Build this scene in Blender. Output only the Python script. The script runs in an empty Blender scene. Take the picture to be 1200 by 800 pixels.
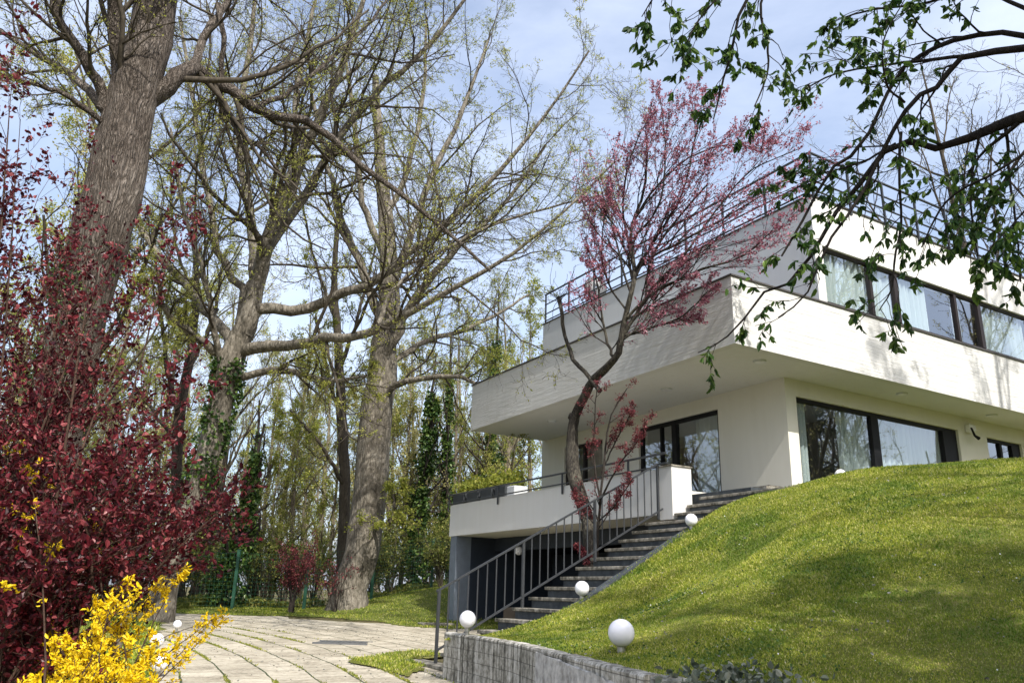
import bpy, math, random
import numpy as np
from mathutils import Matrix, Vector
rad = math.radians
C = bpy.context.scene
COL = C.collection

# ------------------------------------------------------------------ camera, light, exposure
F = 940.0                                   # focal length in photo pixels (1200 wide)
R = np.array([[0.999576848, -0.0290882152, 0.0],
              [-0.0087853454, -0.301896415, -0.953300253],
              [0.0277298029, 0.952896863, -0.302024217]])
EYE = np.array([0.0, 0.0, 1.6])
cam = bpy.data.objects.new('camera', bpy.data.cameras.new('camera'))
COL.objects.link(cam)
M4 = Matrix.Identity(4)
for i in range(3):
    for j in range(3):
        M4[i][j] = R[i][j]
    M4[i][3] = EYE[i]
cam.matrix_world = M4
cam.data.sensor_fit = 'HORIZONTAL'; cam.data.sensor_width = 36.0
cam.data.lens = F / 1200 * 36; cam.data.clip_end = 4000; cam.data.clip_start = 0.05
C.camera = cam

SUN_AZ, SUN_EL = 154.5, 46.0                # clockwise from +Y
sun = bpy.data.objects.new('sun', bpy.data.lights.new('sun', 'SUN'))
COL.objects.link(sun)
sun.data.energy = 3.3; sun.data.angle = rad(0.5); sun.data.color = (1.0, 0.955, 0.88)
ts = Vector((math.sin(rad(SUN_AZ)) * math.cos(rad(SUN_EL)), math.cos(rad(SUN_AZ)) * math.cos(rad(SUN_EL)), math.sin(rad(SUN_EL))))
sun.rotation_euler = (-ts).to_track_quat('-Z', 'Y').to_euler()
sun.location = (10, -20, 30)
W = bpy.data.worlds.new('World'); C.world = W; W.use_nodes = True
nt = W.node_tree; nt.nodes.clear()
o_ = nt.nodes.new('ShaderNodeOutputWorld'); bg = nt.nodes.new('ShaderNodeBackground')
sky = nt.nodes.new('ShaderNodeTexSky'); sky.sky_type = 'NISHITA'; sky.sun_disc = False
sky.sun_elevation = rad(SUN_EL); sky.sun_rotation = rad(SUN_AZ); sky.dust_density = 3.5; sky.air_density = 1.0; sky.ozone_density = 2.0
tc = nt.nodes.new('ShaderNodeTexCoord'); mp = nt.nodes.new('ShaderNodeMapping'); mp.inputs['Scale'].default_value = (1.0, 1.0, 1.5)
nz = nt.nodes.new('ShaderNodeTexNoise'); nz.inputs['Scale'].default_value = 2.1; nz.inputs['Detail'].default_value = 7; nz.inputs['Roughness'].default_value = .58
nz.inputs['Distortion'].default_value = .4
cr = nt.nodes.new('ShaderNodeValToRGB'); cr.color_ramp.elements[0].position = .34; cr.color_ramp.elements[1].position = .76
cr.color_ramp.elements[0].color = (.13, .13, .13, 1); cr.color_ramp.elements[1].color = (.72, .72, .72, 1)
mx = nt.nodes.new('ShaderNodeMix'); mx.data_type = 'RGBA'
mx.inputs[7].default_value = (4.6, 5.0, 5.9, 1)
L = nt.links.new
L(tc.outputs['Generated'], mp.inputs['Vector']); L(mp.outputs[0], nz.inputs['Vector']); L(nz.outputs['Fac'], cr.inputs[0])
L(cr.outputs[0], mx.inputs[0]); L(sky.outputs[0], mx.inputs[6]); L(mx.outputs[2], bg.inputs[0]); L(bg.outputs[0], o_.inputs[0])
bg.inputs[1].default_value = 0.15
C.view_settings.view_transform = 'Standard'; C.view_settings.look = 'None'
C.view_settings.gamma = 1; C.view_settings.use_curve_mapping = False
C.view_settings.exposure = 0.84
C.render.resolution_x = 1024; C.render.resolution_y = 682
C.cycles.max_bounces = 6; C.cycles.transparent_max_bounces = 12; C.cycles.diffuse_bounces = 3

# ------------------------------------------------------------------ geometry of the photograph
def ray(x, y):
    d = R @ np.array([x - 600, 400 - y, -F]); return d / np.linalg.norm(d)
def at(x, y, Y):
    d = ray(x, y); return EYE + d * (Y / d[1])
def atz(x, y, z):
    d = ray(x, y); return EYE + d * ((z - EYE[2]) / d[2])
UU = np.array([-0.50281444, 0.86439438, 0.0]); VV = np.array([0.86439438, 0.50281444, 0.0])
def av(x, y, v):
    d = ray(x, y); return EYE + d * ((v - EYE @ VV) / (d @ VV))
def w(u, v, z): return UU * u + VV * v + np.array([0, 0, z])
def px_mat(px, Y): return px / F * Y * 1.03           # pixels -> metres at depth Y

# ------------------------------------------------------------------ materials
MATS = {}
def nodes(name):
    m = bpy.data.materials.new(name); m.use_nodes = True
    n = m.node_tree; b = n.nodes['Principled BSDF']; MATS[name] = m
    return m, n, b, n.links.new
def N(n, t, **k):
    x = n.nodes.new(t)
    for a, v in k.items():
        if a in ('op',): x.operation = v
        else: x.inputs[a].default_value = v
    return x
def ramp(n, stops):
    r = n.nodes.new('ShaderNodeValToRGB'); e = r.color_ramp.elements
    while len(e) < len(stops): e.new(.5)
    for i, (p, c) in enumerate(stops):
        e[i].position = p; e[i].color = (*c, 1)
    return r
def mat_noise(name, stops, scale=8, rough=.8, bump=.3, bscale=None, stretch=(1, 1, 1), detail=8, metallic=0, dist=.02, spec=.3, rot=0):
    m, n, b, L = nodes(name)
    t = N(n, 'ShaderNodeTexCoord'); mp = n.nodes.new('ShaderNodeMapping'); mp.inputs['Scale'].default_value = stretch
    L(t.outputs['Object'], mp.inputs[0])
    a = N(n, 'ShaderNodeTexNoise', Scale=scale, Detail=detail, Roughness=.62); L(mp.outputs[0], a.inputs[0])
    r = ramp(n, stops); L(a.outputs[0], r.inputs[0]); L(r.outputs[0], b.inputs['Base Color'])
    b.inputs['Roughness'].default_value = rough; b.inputs['Metallic'].default_value = metallic
    b.inputs['Specular IOR Level'].default_value = spec
    if bump:
        a2 = N(n, 'ShaderNodeTexNoise', Scale=bscale or scale * 3, Detail=6); L(mp.outputs[0], a2.inputs[0])
        bp = N(n, 'ShaderNodeBump', Strength=bump, Distance=dist); L(a2.outputs[0], bp.inputs['Height']); L(bp.outputs[0], b.inputs['Normal'])
    return m
def mat_leaf(name, stops, trans=.45, rough=.5, big=0.0, bigcol=None):
    m, n, b, L = nodes(name)
    g = n.nodes.new('ShaderNodeNewGeometry'); r = ramp(n, stops)
    L(g.outputs['Random Per Island'], r.inputs[0])
    b.inputs['Roughness'].default_value = rough; b.inputs['Specular IOR Level'].default_value = .3
    L(r.outputs[0], b.inputs['Base Color'])
    tr = n.nodes.new('ShaderNodeBsdfTranslucent'); L(r.outputs[0], tr.inputs[0])
    ms = n.nodes.new('ShaderNodeMixShader'); ms.inputs[0].default_value = trans
    out = n.nodes['Material Output']
    L(b.outputs[0], ms.inputs[1]); L(tr.outputs[0], ms.inputs[2]); L(ms.outputs[0], out.inputs[0])
    return m
def mat_bark(name, stops, scale=6, zs=.18, bump=.9, dist=.04, crack=.35):
    m, n, b, L = nodes(name)
    t = N(n, 'ShaderNodeTexCoord'); mp = n.nodes.new('ShaderNodeMapping'); mp.inputs['Scale'].default_value = (1, 1, zs)
    L(t.outputs['Object'], mp.inputs[0])
    a = N(n, 'ShaderNodeTexNoise', Scale=scale * 3, Detail=9, Roughness=.7, Distortion=.6); L(mp.outputs[0], a.inputs[0])
    big = N(n, 'ShaderNodeTexNoise', Scale=1.3, Detail=4); L(t.outputs['Object'], big.inputs[0])
    mix = N(n, 'ShaderNodeMath', op='MULTIPLY_ADD'); mix.inputs[1].default_value = .62
    L(a.outputs[0], mix.inputs[0])
    m2 = N(n, 'ShaderNodeMath', op='MULTIPLY'); m2.inputs[1].default_value = .38; L(big.outputs[0], m2.inputs[0]); L(m2.outputs[0], mix.inputs[2])
    r = ramp(n, stops); L(mix.outputs[0], r.inputs[0]); L(r.outputs[0], b.inputs['Base Color'])
    b.inputs['Roughness'].default_value = .92; b.inputs['Specular IOR Level'].default_value = .15
    vo = n.nodes.new('ShaderNodeTexVoronoi'); vo.inputs['Scale'].default_value = scale * 2.2; vo.feature = 'DISTANCE_TO_EDGE'
    mpv = n.nodes.new('ShaderNodeMapping'); mpv.inputs['Scale'].default_value = (1, 1, zs * .8); L(t.outputs['Object'], mpv.inputs[0])
    ds = N(n, 'ShaderNodeTexNoise', Scale=scale, Detail=3); L(mpv.outputs[0], ds.inputs[0])
    av_ = n.nodes.new('ShaderNodeVectorMath'); av_.operation = 'ADD'
    sc = n.nodes.new('ShaderNodeVectorMath'); sc.operation = 'SCALE'; sc.inputs[3].default_value = .25
    L(ds.outputs[1], sc.inputs[0]); L(mpv.outputs[0], av_.inputs[0]); L(sc.outputs[0], av_.inputs[1]); L(av_.outputs[0], vo.inputs[0])
    ck = ramp(n, [(.0, (.30, .28, .26)), (.10, (.75, .73, .70)), (.3, (1.12, 1.12, 1.12))]); L(vo.outputs['Distance'], ck.inputs[0])
    cm = n.nodes.new('ShaderNodeMix'); cm.data_type = 'RGBA'; cm.blend_type = 'MULTIPLY'; cm.inputs[0].default_value = crack; L(r.outputs[0], cm.inputs[6]); L(ck.outputs[0], cm.inputs[7]); L(cm.outputs[2], b.inputs['Base Color'])
    ad = N(n, 'ShaderNodeMath', op='MULTIPLY_ADD'); ad.inputs[1].default_value = 1.6; L(vo.outputs['Distance'], ad.inputs[0]); L(a.outputs[0], ad.inputs[2])
    bp = N(n, 'ShaderNodeBump', Strength=bump, Distance=dist); L(ad.outputs[0], bp.inputs['Height']); L(bp.outputs[0], b.inputs['Normal'])
    return m
def mat_plain(name, col, rough=.5, metallic=0, spec=.4):
    return mat_noise(name, [(.3, tuple(c * .86 for c in col)), (.7, tuple(min(1, c * 1.1) for c in col))], scale=5, rough=rough, bump=.12, bscale=60, metallic=metallic, dist=.003, spec=spec)

def mat_render(name, base, dirt, streak=.35):
    """painted render: vertical run-off streaks and soft stains"""
    m, n, b, L = nodes(name)
    t = N(n, 'ShaderNodeTexCoord'); mp = n.nodes.new('ShaderNodeMapping'); mp.inputs['Scale'].default_value = (5, 5, .35)
    L(t.outputs['Object'], mp.inputs[0])
    a = N(n, 'ShaderNodeTexNoise', Scale=1.4, Detail=7, Roughness=.65); L(mp.outputs[0], a.inputs[0])
    c = N(n, 'ShaderNodeTexNoise', Scale=.9, Detail=6, Roughness=.6); L(t.outputs['Object'], c.inputs[0])
    mul = N(n, 'ShaderNodeMath', op='MULTIPLY'); L(a.outputs[0], mul.inputs[0]); L(c.outputs[0], mul.inputs[1])
    r = ramp(n, [(.12, (0, 0, 0)), (.42, (1, 1, 1))]); L(mul.outputs[0], r.inputs[0])
    x = n.nodes.new('ShaderNodeMix'); x.data_type = 'RGBA'; x.inputs[6].default_value = (*base, 1); x.inputs[7].default_value = (*dirt, 1)
    f = N(n, 'ShaderNodeMath', op='MULTIPLY'); f.inputs[1].default_value = streak; L(r.outputs[0], f.inputs[0]); L(f.outputs[0], x.inputs[0])
    L(x.outputs[2], b.inputs['Base Color']); b.inputs['Roughness'].default_value = .85; b.inputs['Specular IOR Level'].default_value = .2
    g = N(n, 'ShaderNodeTexNoise', Scale=140, Detail=3); L(t.outputs['Object'], g.inputs[0])
    bp = N(n, 'ShaderNodeBump', Strength=.25, Distance=.004); L(g.outputs[0], bp.inputs['Height']); L(bp.outputs[0], b.inputs['Normal'])
    return m, n, b, L, bp
mat_render('render_white', (.64, .64, .625), (.50, .48, .42), .3)
mat_render('render_cream', (.68, .665, .60), (.52, .50, .42), .25)
mat_render('render_grey_and_shade', (.56, .58, .60), (.44, .45, .45), .35)  # grey of small fittings, also the painted-in shade of the return wall
# board-marked concrete parapet painted white
m, n, b, L, bp = mat_render('board_white', (.62, .62, .605), (.47, .46, .42), .45)
t = N(n, 'ShaderNodeTexCoord'); sx = n.nodes.new('ShaderNodeSeparateXYZ'); L(t.outputs['Object'], sx.inputs[0])
ad = N(n, 'ShaderNodeMath', op='ADD'); L(sx.outputs[0], ad.inputs[0]); L(sx.outputs[1], ad.inputs[1])
cb = n.nodes.new('ShaderNodeCombineXYZ'); L(ad.outputs[0], cb.inputs[0]); L(sx.outputs[2], cb.inputs[1])
bk = n.nodes.new('ShaderNodeTexBrick'); L(cb.outputs[0], bk.inputs[0])
bk.inputs['Scale'].default_value = 1; bk.inputs['Brick Width'].default_value = 1.15; bk.inputs['Row Height'].default_value = .075
bk.inputs['Mortar Size'].default_value = .004; bk.inputs['Color1'].default_value = (0, 0, 0, 1); bk.inputs['Color2'].default_value = (1, 1, 1, 1)
bk.inputs['Mortar'].default_value = (.2, .2, .2, 1); bk.offset_frequency = 3; bk.offset = .37
mq = n.nodes.new('ShaderNodeMapping'); mq.inputs['Scale'].default_value = (2.2, 17, 1); L(cb.outputs[0], mq.inputs[0])
gn = N(n, 'ShaderNodeTexNoise', Scale=1.0, Detail=5, Roughness=.6); L(mq.outputs[0], gn.inputs[0])
hh = N(n, 'ShaderNodeMath', op='MULTIPLY_ADD'); hh.inputs[1].default_value = 1.5
L(gn.outputs[0], hh.inputs[0]); L(bk.outputs[0], hh.inputs[2])
bp2 = N(n, 'ShaderNodeBump', Strength=.8, Distance=.014); L(hh.outputs[0], bp2.inputs['Height']); L(bp.outputs[0], bp2.inputs['Normal']); L(bp2.outputs[0], b.inputs['Normal'])

mat_plain('black_frame', (.009, .009, .011), .55, 0, .2)
mat_plain('brown_frame', (.022, .016, .015), .5, 0, .25)
mat_plain('rail_metal', (.06, .064, .07), .45, .5)
mat_plain('iron_grey', (.14, .145, .15), .5, .35)
mat_plain('coping', (.06, .055, .05), .6)
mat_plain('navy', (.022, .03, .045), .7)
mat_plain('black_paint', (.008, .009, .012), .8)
mat_plain('pillar_blue', (.16, .19, .23), .6)
mat_plain('steel', (.45, .45, .44), .3, .9)
mat_plain('planter_grey', (.035, .04, .045), .6)
mat_plain('white_plastic', (.78, .78, .8), .25)
mat_plain('fence_green', (.015, .07, .04), .5)
mat_plain('interior', (.32, .30, .27), .9)
mat_bark('bark_shrub', [(.35, (.03, .018, .014)), (.55, (.08, .05, .036)), (.7, (.16, .11, .08))], 14, .3, .4, .004)
mat_plain('soil', (.05, .038, .026), .95)
m, n, b, L = nodes('globe_glass')
b.inputs['Base Color'].default_value = (.84, .84, .88, 1); b.inputs['Roughness'].default_value = .22
b.inputs['Subsurface Weight'].default_value = .3; b.inputs['Subsurface Radius'].default_value = (.05, .05, .05); b.inputs['Subsurface Scale'].default_value = .5
m, n, b, L = nodes('curtain')
b.inputs['Base Color'].default_value = (.82, .88, .88, 1); b.inputs['Roughness'].default_value = .9
tr = n.nodes.new('ShaderNodeBsdfTranslucent'); tr.inputs[0].default_value = (.6, .68, .68, 1)
ms = n.nodes.new('ShaderNodeMixShader'); ms.inputs[0].default_value = .4; L(b.outputs[0], ms.inputs[1]); L(tr.outputs[0], ms.inputs[2]); L(ms.outputs[0], n.nodes['Material Output'].inputs[0])
m, n, b, L = nodes('window_glass')
gl = n.nodes.new('ShaderNodeBsdfGlossy'); gl.inputs['Roughness'].default_value = .012; gl.inputs[0].default_value = (.93, .96, 1, 1)
tp = n.nodes.new('ShaderNodeBsdfTransparent'); tp.inputs[0].default_value = (.88, .94, .94, 1)
fr = n.nodes.new('ShaderNodeLayerWeight'); fr.inputs[0].default_value = .5; pw_ = N(n, 'ShaderNodeMath', op='POWER'); pw_.inputs[1].default_value = 3; L(fr.outputs['Facing'], pw_.inputs[0]); mm = N(n, 'ShaderNodeMath', op='MULTIPLY_ADD'); mm.inputs[1].default_value = .9; mm.inputs[2].default_value = .22
L(pw_.outputs[0], mm.inputs[0]); ms = n.nodes.new('ShaderNodeMixShader')
L(mm.outputs[0], ms.inputs[0]); L(tp.outputs[0], ms.inputs[1]); L(gl.outputs[0], ms.inputs[2]); L(ms.outputs[0], n.nodes['Material Output'].inputs[0])
wz = N(n, 'ShaderNodeTexNoise', Scale=.7, Detail=1); t = N(n, 'ShaderNodeTexCoord'); L(t.outputs['Object'], wz.inputs[0])
bp = N(n, 'ShaderNodeBump', Strength=.02, Distance=.03); L(wz.outputs[0], bp.inputs['Height']); L(bp.outputs[0], gl.inputs['Normal'])

mat_bark('bark_grey', [(.36, (.05, .042, .035)), (.46, (.15, .125, .105)), (.56, (.26, .225, .195)), (.68, (.38, .34, .30))], 9, .17, 1.0, .08, .8)
mat_bark('bark_beech', [(.36, (.05, .045, .036)), (.46, (.14, .125, .10)), (.56, (.25, .225, .185)), (.68, (.38, .355, .30))], 4, .4, .8, .045, .4)
mat_bark('bark_twig', [(.35, (.035, .03, .024)), (.55, (.085, .072, .055)), (.7, (.14, .12, .09))], 5, .3, .3, .01)
mat_bark('bark_light', [(.35, (.10, .085, .06)), (.55, (.22, .19, .14)), (.7, (.3, .27, .2))], 5, .3, .3, .01)
mat_bark('bark_dark', [(.35, (.018, .015, .013)), (.55, (.05, .042, .036)), (.7, (.1, .085, .07))], 8, .3, .5, .01)
mat_bark('bark_overhang', [(.35, (.012, .01, .01)), (.55, (.03, .026, .022)), (.7, (.06, .05, .04))], 14, .3, .5, .006)
mat_bark('bark_redbud', [(.40, (.012, .010, .009)), (.5, (.045, .04, .034)), (.62, (.14, .13, .10))], 12, .3, .6, .01)
mat_leaf('leaf_bud', [(0, (.28, .32, .04)), (.5, (.42, .44, .08)), (1, (.58, .54, .18))], .5)
mat_leaf('leaf_bud_pale', [(0, (.34, .34, .10)), (1, (.54, .48, .20))], .4)
mat_leaf('leaf_spring', [(0, (.16, .20, .03)), (.6, (.30, .33, .05)), (1, (.44, .41, .10))], .5)
mat_leaf('leaf_ivy', [(0, (.014, .038, .010)), (.6, (.045, .09, .018)), (1, (.13, .19, .04))], .15, .35)
mat_leaf('leaf_olive', [(0, (.07, .10, .018)), (.6, (.18, .21, .04)), (1, (.34, .32, .09))], .4)
mat_leaf('leaf_over', [(0, (.016, .045, .011)), (.5, (.045, .10, .018)), (1, (.15, .24, .04))], .48, .35)
mat_leaf('leaf_red', [(0, (.024, .005, .008)), (.5, (.10, .011, .018)), (.85, (.20, .028, .036)), (1, (.40, .12, .12))], .35, .38)
mat_leaf('leaf_maple', [(0, (.07, .012, .018)), (.6, (.16, .03, .038)), (1, (.30, .09, .09))], .35)
mat_leaf('blossom_pink', [(0, (.16, .04, .065)), (.5, (.38, .12, .18)), (1, (.62, .33, .38))], .35)
mat_leaf('blossom_yellow', [(0, (.62, .42, .0)), (.6, (.85, .62, .01)), (1, (.95, .75, .04))], .3)
mat_leaf('leaf_clover', [(0, (.04, .09, .015)), (1, (.12, .20, .04))], .3)
mat_leaf('leaf_ivy_grey', [(0, (.07, .09, .06)), (.6, (.16, .18, .13)), (1, (.38, .38, .30))], .15, .5)
mat_leaf('leaf_conifer', [(0, (.006, .016, .008)), (1, (.02, .045, .018))], .1)
mat_leaf('blade', [(0, (.10, .17, .012)), (.4, (.235, .305, .028)), (.75, (.42, .44, .055)), (1, (.62, .57, .26))], .4, .6)

m, n, b, L = MATS['blade'], MATS['blade'].node_tree, MATS['blade'].node_tree.nodes['Principled BSDF'], MATS['blade'].node_tree.links.new
t = N(n, 'ShaderNodeTexCoord'); a = N(n, 'ShaderNodeTexNoise', Scale=1.1, Detail=6, Roughness=.7, Distortion=.5); L(t.outputs['Object'], a.inputs[0])
pr = ramp(n, [(.38, (.48, .64, .5)), (.5, (1.0, 1.0, 1.0)), (.64, (1.3, 1.22, 1.3))]); L(a.outputs[0], pr.inputs[0])
rr0 = [x for x in n.nodes if x.type == 'VALTORGB' and x != pr][0]
mu = n.nodes.new('ShaderNodeMix'); mu.data_type = 'RGBA'; mu.blend_type = 'MULTIPLY'; mu.inputs[0].default_value = 1; L(rr0.outputs[0], mu.inputs[6]); L(pr.outputs[0], mu.inputs[7])
L(mu.outputs[2], b.inputs['Base Color']); L(mu.outputs[2], [x for x in n.nodes if x.type == 'BSDF_TRANSLUCENT'][0].inputs[0])
def turf(name, c1, c2, c3):
    m, n, b, L = nodes(name)
    t = N(n, 'ShaderNodeTexCoord')
    a = N(n, 'ShaderNodeTexNoise', Scale=.9, Detail=8, Roughness=.68); L(t.outputs['Object'], a.inputs[0])
    f = N(n, 'ShaderNodeTexNoise', Scale=34, Detail=7, Roughness=.75); L(t.outputs['Object'], f.inputs[0])
    s = N(n, 'ShaderNodeMath', op='MULTIPLY_ADD'); s.inputs[1].default_value = .55; L(f.outputs[0], s.inputs[0])
    s2 = N(n, 'ShaderNodeMath', op='MULTIPLY'); s2.inputs[1].default_value = .5; L(a.outputs[0], s2.inputs[0]); L(s2.outputs[0], s.inputs[2])
    r = ramp(n, [(.36, c1), (.5, c2), (.66, c3)]); L(s.outputs[0], r.inputs[0]); L(r.outputs[0], b.inputs['Base Color'])
    b.inputs['Roughness'].default_value = .95; b.inputs['Specular IOR Level'].default_value = .1
    bp = N(n, 'ShaderNodeBump', Strength=1, Distance=.05); L(f.outputs[0], bp.inputs['Height']); L(bp.outputs[0], b.inputs['Normal'])
turf('turf', (.06, .07, .016), (.17, .19, .035), (.32, .28, .11))
turf('turf_far', (.07, .09, .02), (.12, .15, .03), (.22, .21, .08))
turf('litter', (.05, .05, .02), (.11, .10, .045), (.21, .18, .10))

# weathered shuttered concrete
m, n, b, L = nodes('concrete_wall')
t = N(n, 'ShaderNodeTexCoord'); mp = n.nodes.new('ShaderNodeMapping'); mp.inputs['Scale'].default_value = (13, 13, .6); L(t.outputs['Object'], mp.inputs[0])
a = N(n, 'ShaderNodeTexNoise', Scale=1, Detail=8, Roughness=.7); L(mp.outputs[0], a.inputs[0])
c2 = N(n, 'ShaderNodeTexNoise', Scale=14, Detail=8, Roughness=.7); L(t.outputs['Object'], c2.inputs[0])
s = N(n, 'ShaderNodeMath', op='MULTIPLY_ADD'); s.inputs[1].default_value = .6; L(a.outputs[0], s.inputs[0])
s2 = N(n, 'ShaderNodeMath', op='MULTIPLY'); s2.inputs[1].default_value = .4; L(c2.outputs[0], s2.inputs[0]); L(s2.outputs[0], s.inputs[2])
r = ramp(n, [(.40, (.06, .056, .045)), (.465, (.20, .19, .155)), (.53, (.42, .40, .35)), (.62, (.70, .68, .62))]); L(s.outputs[0], r.inputs[0])
sx = n.nodes.new('ShaderNodeSeparateXYZ'); L(t.outputs['Object'], sx.inputs[0])
cb = n.nodes.new('ShaderNodeCombineXYZ'); L(sx.outputs[1], cb.inputs[0]); L(sx.outputs[2], cb.inputs[1])
bk = n.nodes.new('ShaderNodeTexBrick'); L(cb.outputs[0], bk.inputs[0]); bk.offset = 0
bk.inputs['Scale'].default_value = 1; bk.inputs['Brick Width'].default_value = .2; bk.inputs['Row Height'].default_value = .13; bk.inputs['Mortar Size'].default_value = .005; bk.inputs['Mortar Smooth'].default_value = .6
mx = n.nodes.new('ShaderNodeMix'); mx.data_type = 'RGBA'; mx.inputs[7].default_value = (.06, .055, .045, 1)
mf = N(n, 'ShaderNodeMath', op='MULTIPLY'); mf.inputs[1].default_value = .6; L(bk.outputs['Fac'], mf.inputs[0])
L(mf.outputs[0], mx.inputs[0]); L(r.outputs[0], mx.inputs[6]); L(mx.outputs[2], b.inputs['Base Color'])
b.inputs['Roughness'].default_value = .9
bh = N(n, 'ShaderNodeMath', op='SUBTRACT'); L(s.outputs[0], bh.inputs[0]); L(bk.outputs['Fac'], bh.inputs[1])
bp = N(n, 'ShaderNodeBump', Strength=.7, Distance=.012); L(bh.outputs[0], bp.inputs['Height']); L(bp.outputs[0], b.inputs['Normal'])
mat_noise('concrete_patch', [(.35, (.26, .25, .23)), (.5, (.46, .45, .43)), (.65, (.62, .61, .58))], 10, .9, .8, 25, dist=.02)
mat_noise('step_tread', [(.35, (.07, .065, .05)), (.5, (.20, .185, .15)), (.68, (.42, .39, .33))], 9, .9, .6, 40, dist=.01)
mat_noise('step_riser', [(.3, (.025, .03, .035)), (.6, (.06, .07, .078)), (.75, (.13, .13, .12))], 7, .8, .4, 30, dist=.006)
mat_noise('rubble', [(.35, (.06, .06, .05)), (.5, (.2, .2, .17)), (.7, (.42, .41, .36))], 10, .9, .8, 25, dist=.01)

# paving: curved courses (polar coordinates about the bend of the drive)
m, n, b, L = nodes('paving')
t = N(n, 'ShaderNodeTexCoord'); sx = n.nodes.new('ShaderNodeSeparateXYZ'); L(t.outputs['Object'], sx.inputs[0])
dn = N(n, 'ShaderNodeTexNoise', Scale=1.3, Detail=3); L(t.outputs['Object'], dn.inputs[0])
dnm = N(n, 'ShaderNodeMath', op='MULTIPLY_ADD'); dnm.inputs[1].default_value = .16; dnm.inputs[2].default_value = 25.5 - .08; L(dn.outputs[0], dnm.inputs[0])
X_ = N(n, 'ShaderNodeMath', op='ADD'); L(sx.outputs[0], X_.inputs[0]); L(dnm.outputs[0], X_.inputs[1])
Y_ = N(n, 'ShaderNodeMath', op='SUBTRACT'); Y_.inputs[1].default_value = 1.4; L(sx.outputs[1], Y_.inputs[0])
th = N(n, 'ShaderNodeMath', op='ARCTAN2'); L(Y_.outputs[0], th.inputs[0]); L(X_.outputs[0], th.inputs[1])
ths = N(n, 'ShaderNodeMath', op='MULTIPLY'); ths.inputs[1].default_value = 25; L(th.outputs[0], ths.inputs[0])
cb0 = n.nodes.new('ShaderNodeCombineXYZ'); L(X_.outputs[0], cb0.inputs[0]); L(Y_.outputs[0], cb0.inputs[1])
ln = n.nodes.new('ShaderNodeVectorMath'); ln.operation = 'LENGTH'; L(cb0.outputs[0], ln.inputs[0])
cb = n.nodes.new('ShaderNodeCombineXYZ'); L(ths.outputs[0], cb.inputs[0]); L(ln.outputs['Value'], cb.inputs[1])
bk = n.nodes.new('ShaderNodeTexBrick'); L(cb.outputs[0], bk.inputs[0])
bk.inputs['Scale'].default_value = 1; bk.inputs['Brick Width'].default_value = .5; bk.inputs['Row Height'].default_value = .533
bk.inputs['Mortar Size'].default_value = .012; bk.inputs['Mortar Smooth'].default_value = .4
bk.inputs['Color1'].default_value = (.36, .325, .26, 1); bk.inputs['Color2'].default_value = (.47, .43, .355, 1); bk.inputs['Mortar'].default_value = (.13, .12, .08, 1)
# long courses joints, wider and mossy
rowj = N(n, 'ShaderNodeMath', op='DIVIDE'); rowj.inputs[1].default_value = .533; L(ln.outputs['Value'], rowj.inputs[0])
fr_ = N(n, 'ShaderNodeMath', op='FRACT'); L(rowj.outputs[0], fr_.inputs[0])
pg = N(n, 'ShaderNodeMath', op='PINGPONG'); pg.inputs[1].default_value = .5; L(fr_.outputs[0], pg.inputs[0])
jn = N(n, 'ShaderNodeTexNoise', Scale=2.2, Detail=5, Roughness=.7); L(t.outputs['Object'], jn.inputs[0])
jw = N(n, 'ShaderNodeMath', op='MULTIPLY'); jw.inputs[1].default_value = .05; L(jn.outputs[0], jw.inputs[0])
lt = N(n, 'ShaderNodeMath', op='LESS_THAN'); L(pg.outputs[0], lt.inputs[0]); L(jw.outputs[0], lt.inputs[1])
fn = N(n, 'ShaderNodeTexNoise', Scale=16, Detail=8, Roughness=.75); L(t.outputs['Object'], fn.inputs[0])
stain_dapple = N(n, 'ShaderNodeTexNoise', Scale=1.9, Detail=9, Roughness=.75, Distortion=.8); L(t.outputs['Object'], stain_dapple.inputs[0])
mpl = n.nodes.new('ShaderNodeMapping'); mpl.inputs['Scale'].default_value = (9, 60, 1); L(cb.outputs[0], mpl.inputs[0]); lin = N(n, 'ShaderNodeTexNoise', Scale=1, Detail=5, Roughness=.7); mps = n.nodes.new('ShaderNodeMapping'); mps.inputs['Scale'].default_value = (26, 2.2, 1); L(cb.outputs[0], mps.inputs[0]); L(mps.outputs[0], lin.inputs[0])
av3 = N(n, 'ShaderNodeMath', op='MULTIPLY_ADD'); av3.inputs[1].default_value = .35; L(stain_dapple.outputs[0], av3.inputs[0])
av4 = N(n, 'ShaderNodeMath', op='MULTIPLY_ADD'); av4.inputs[1].default_value = .35; L(fn.outputs[0], av4.inputs[0]); av5 = N(n, 'ShaderNodeMath', op='MULTIPLY'); av5.inputs[1].default_value = .3; L(lin.outputs[0], av5.inputs[0]); L(av5.outputs[0], av4.inputs[2]); L(av4.outputs[0], av3.inputs[2])
fnr = ramp(n, [(.40, (.30, .285, .24)), (.465, (.78, .76, .71)), (.53, (1.08, 1.07, 1.03)), (.62, (1.4, 1.38, 1.33))]); L(av3.outputs[0], fnr.inputs[0])  # contrast serves stains and tree-shadow dapples put into the paving colour
ml = n.nodes.new('ShaderNodeMix'); ml.data_type = 'RGBA'; ml.blend_type = 'MULTIPLY'; ml.inputs[0].default_value = 1; L(bk.outputs[0], ml.inputs[6]); L(fnr.outputs[0], ml.inputs[7])
mo = n.nodes.new('ShaderNodeMix'); mo.data_type = 'RGBA'; mo.inputs[7].default_value = (.045, .06, .018, 1); L(lt.outputs[0], mo.inputs[0]); L(ml.outputs[2], mo.inputs[6])
L(mo.outputs[2], b.inputs['Base Color']); b.inputs['Roughness'].default_value = .93
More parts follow.
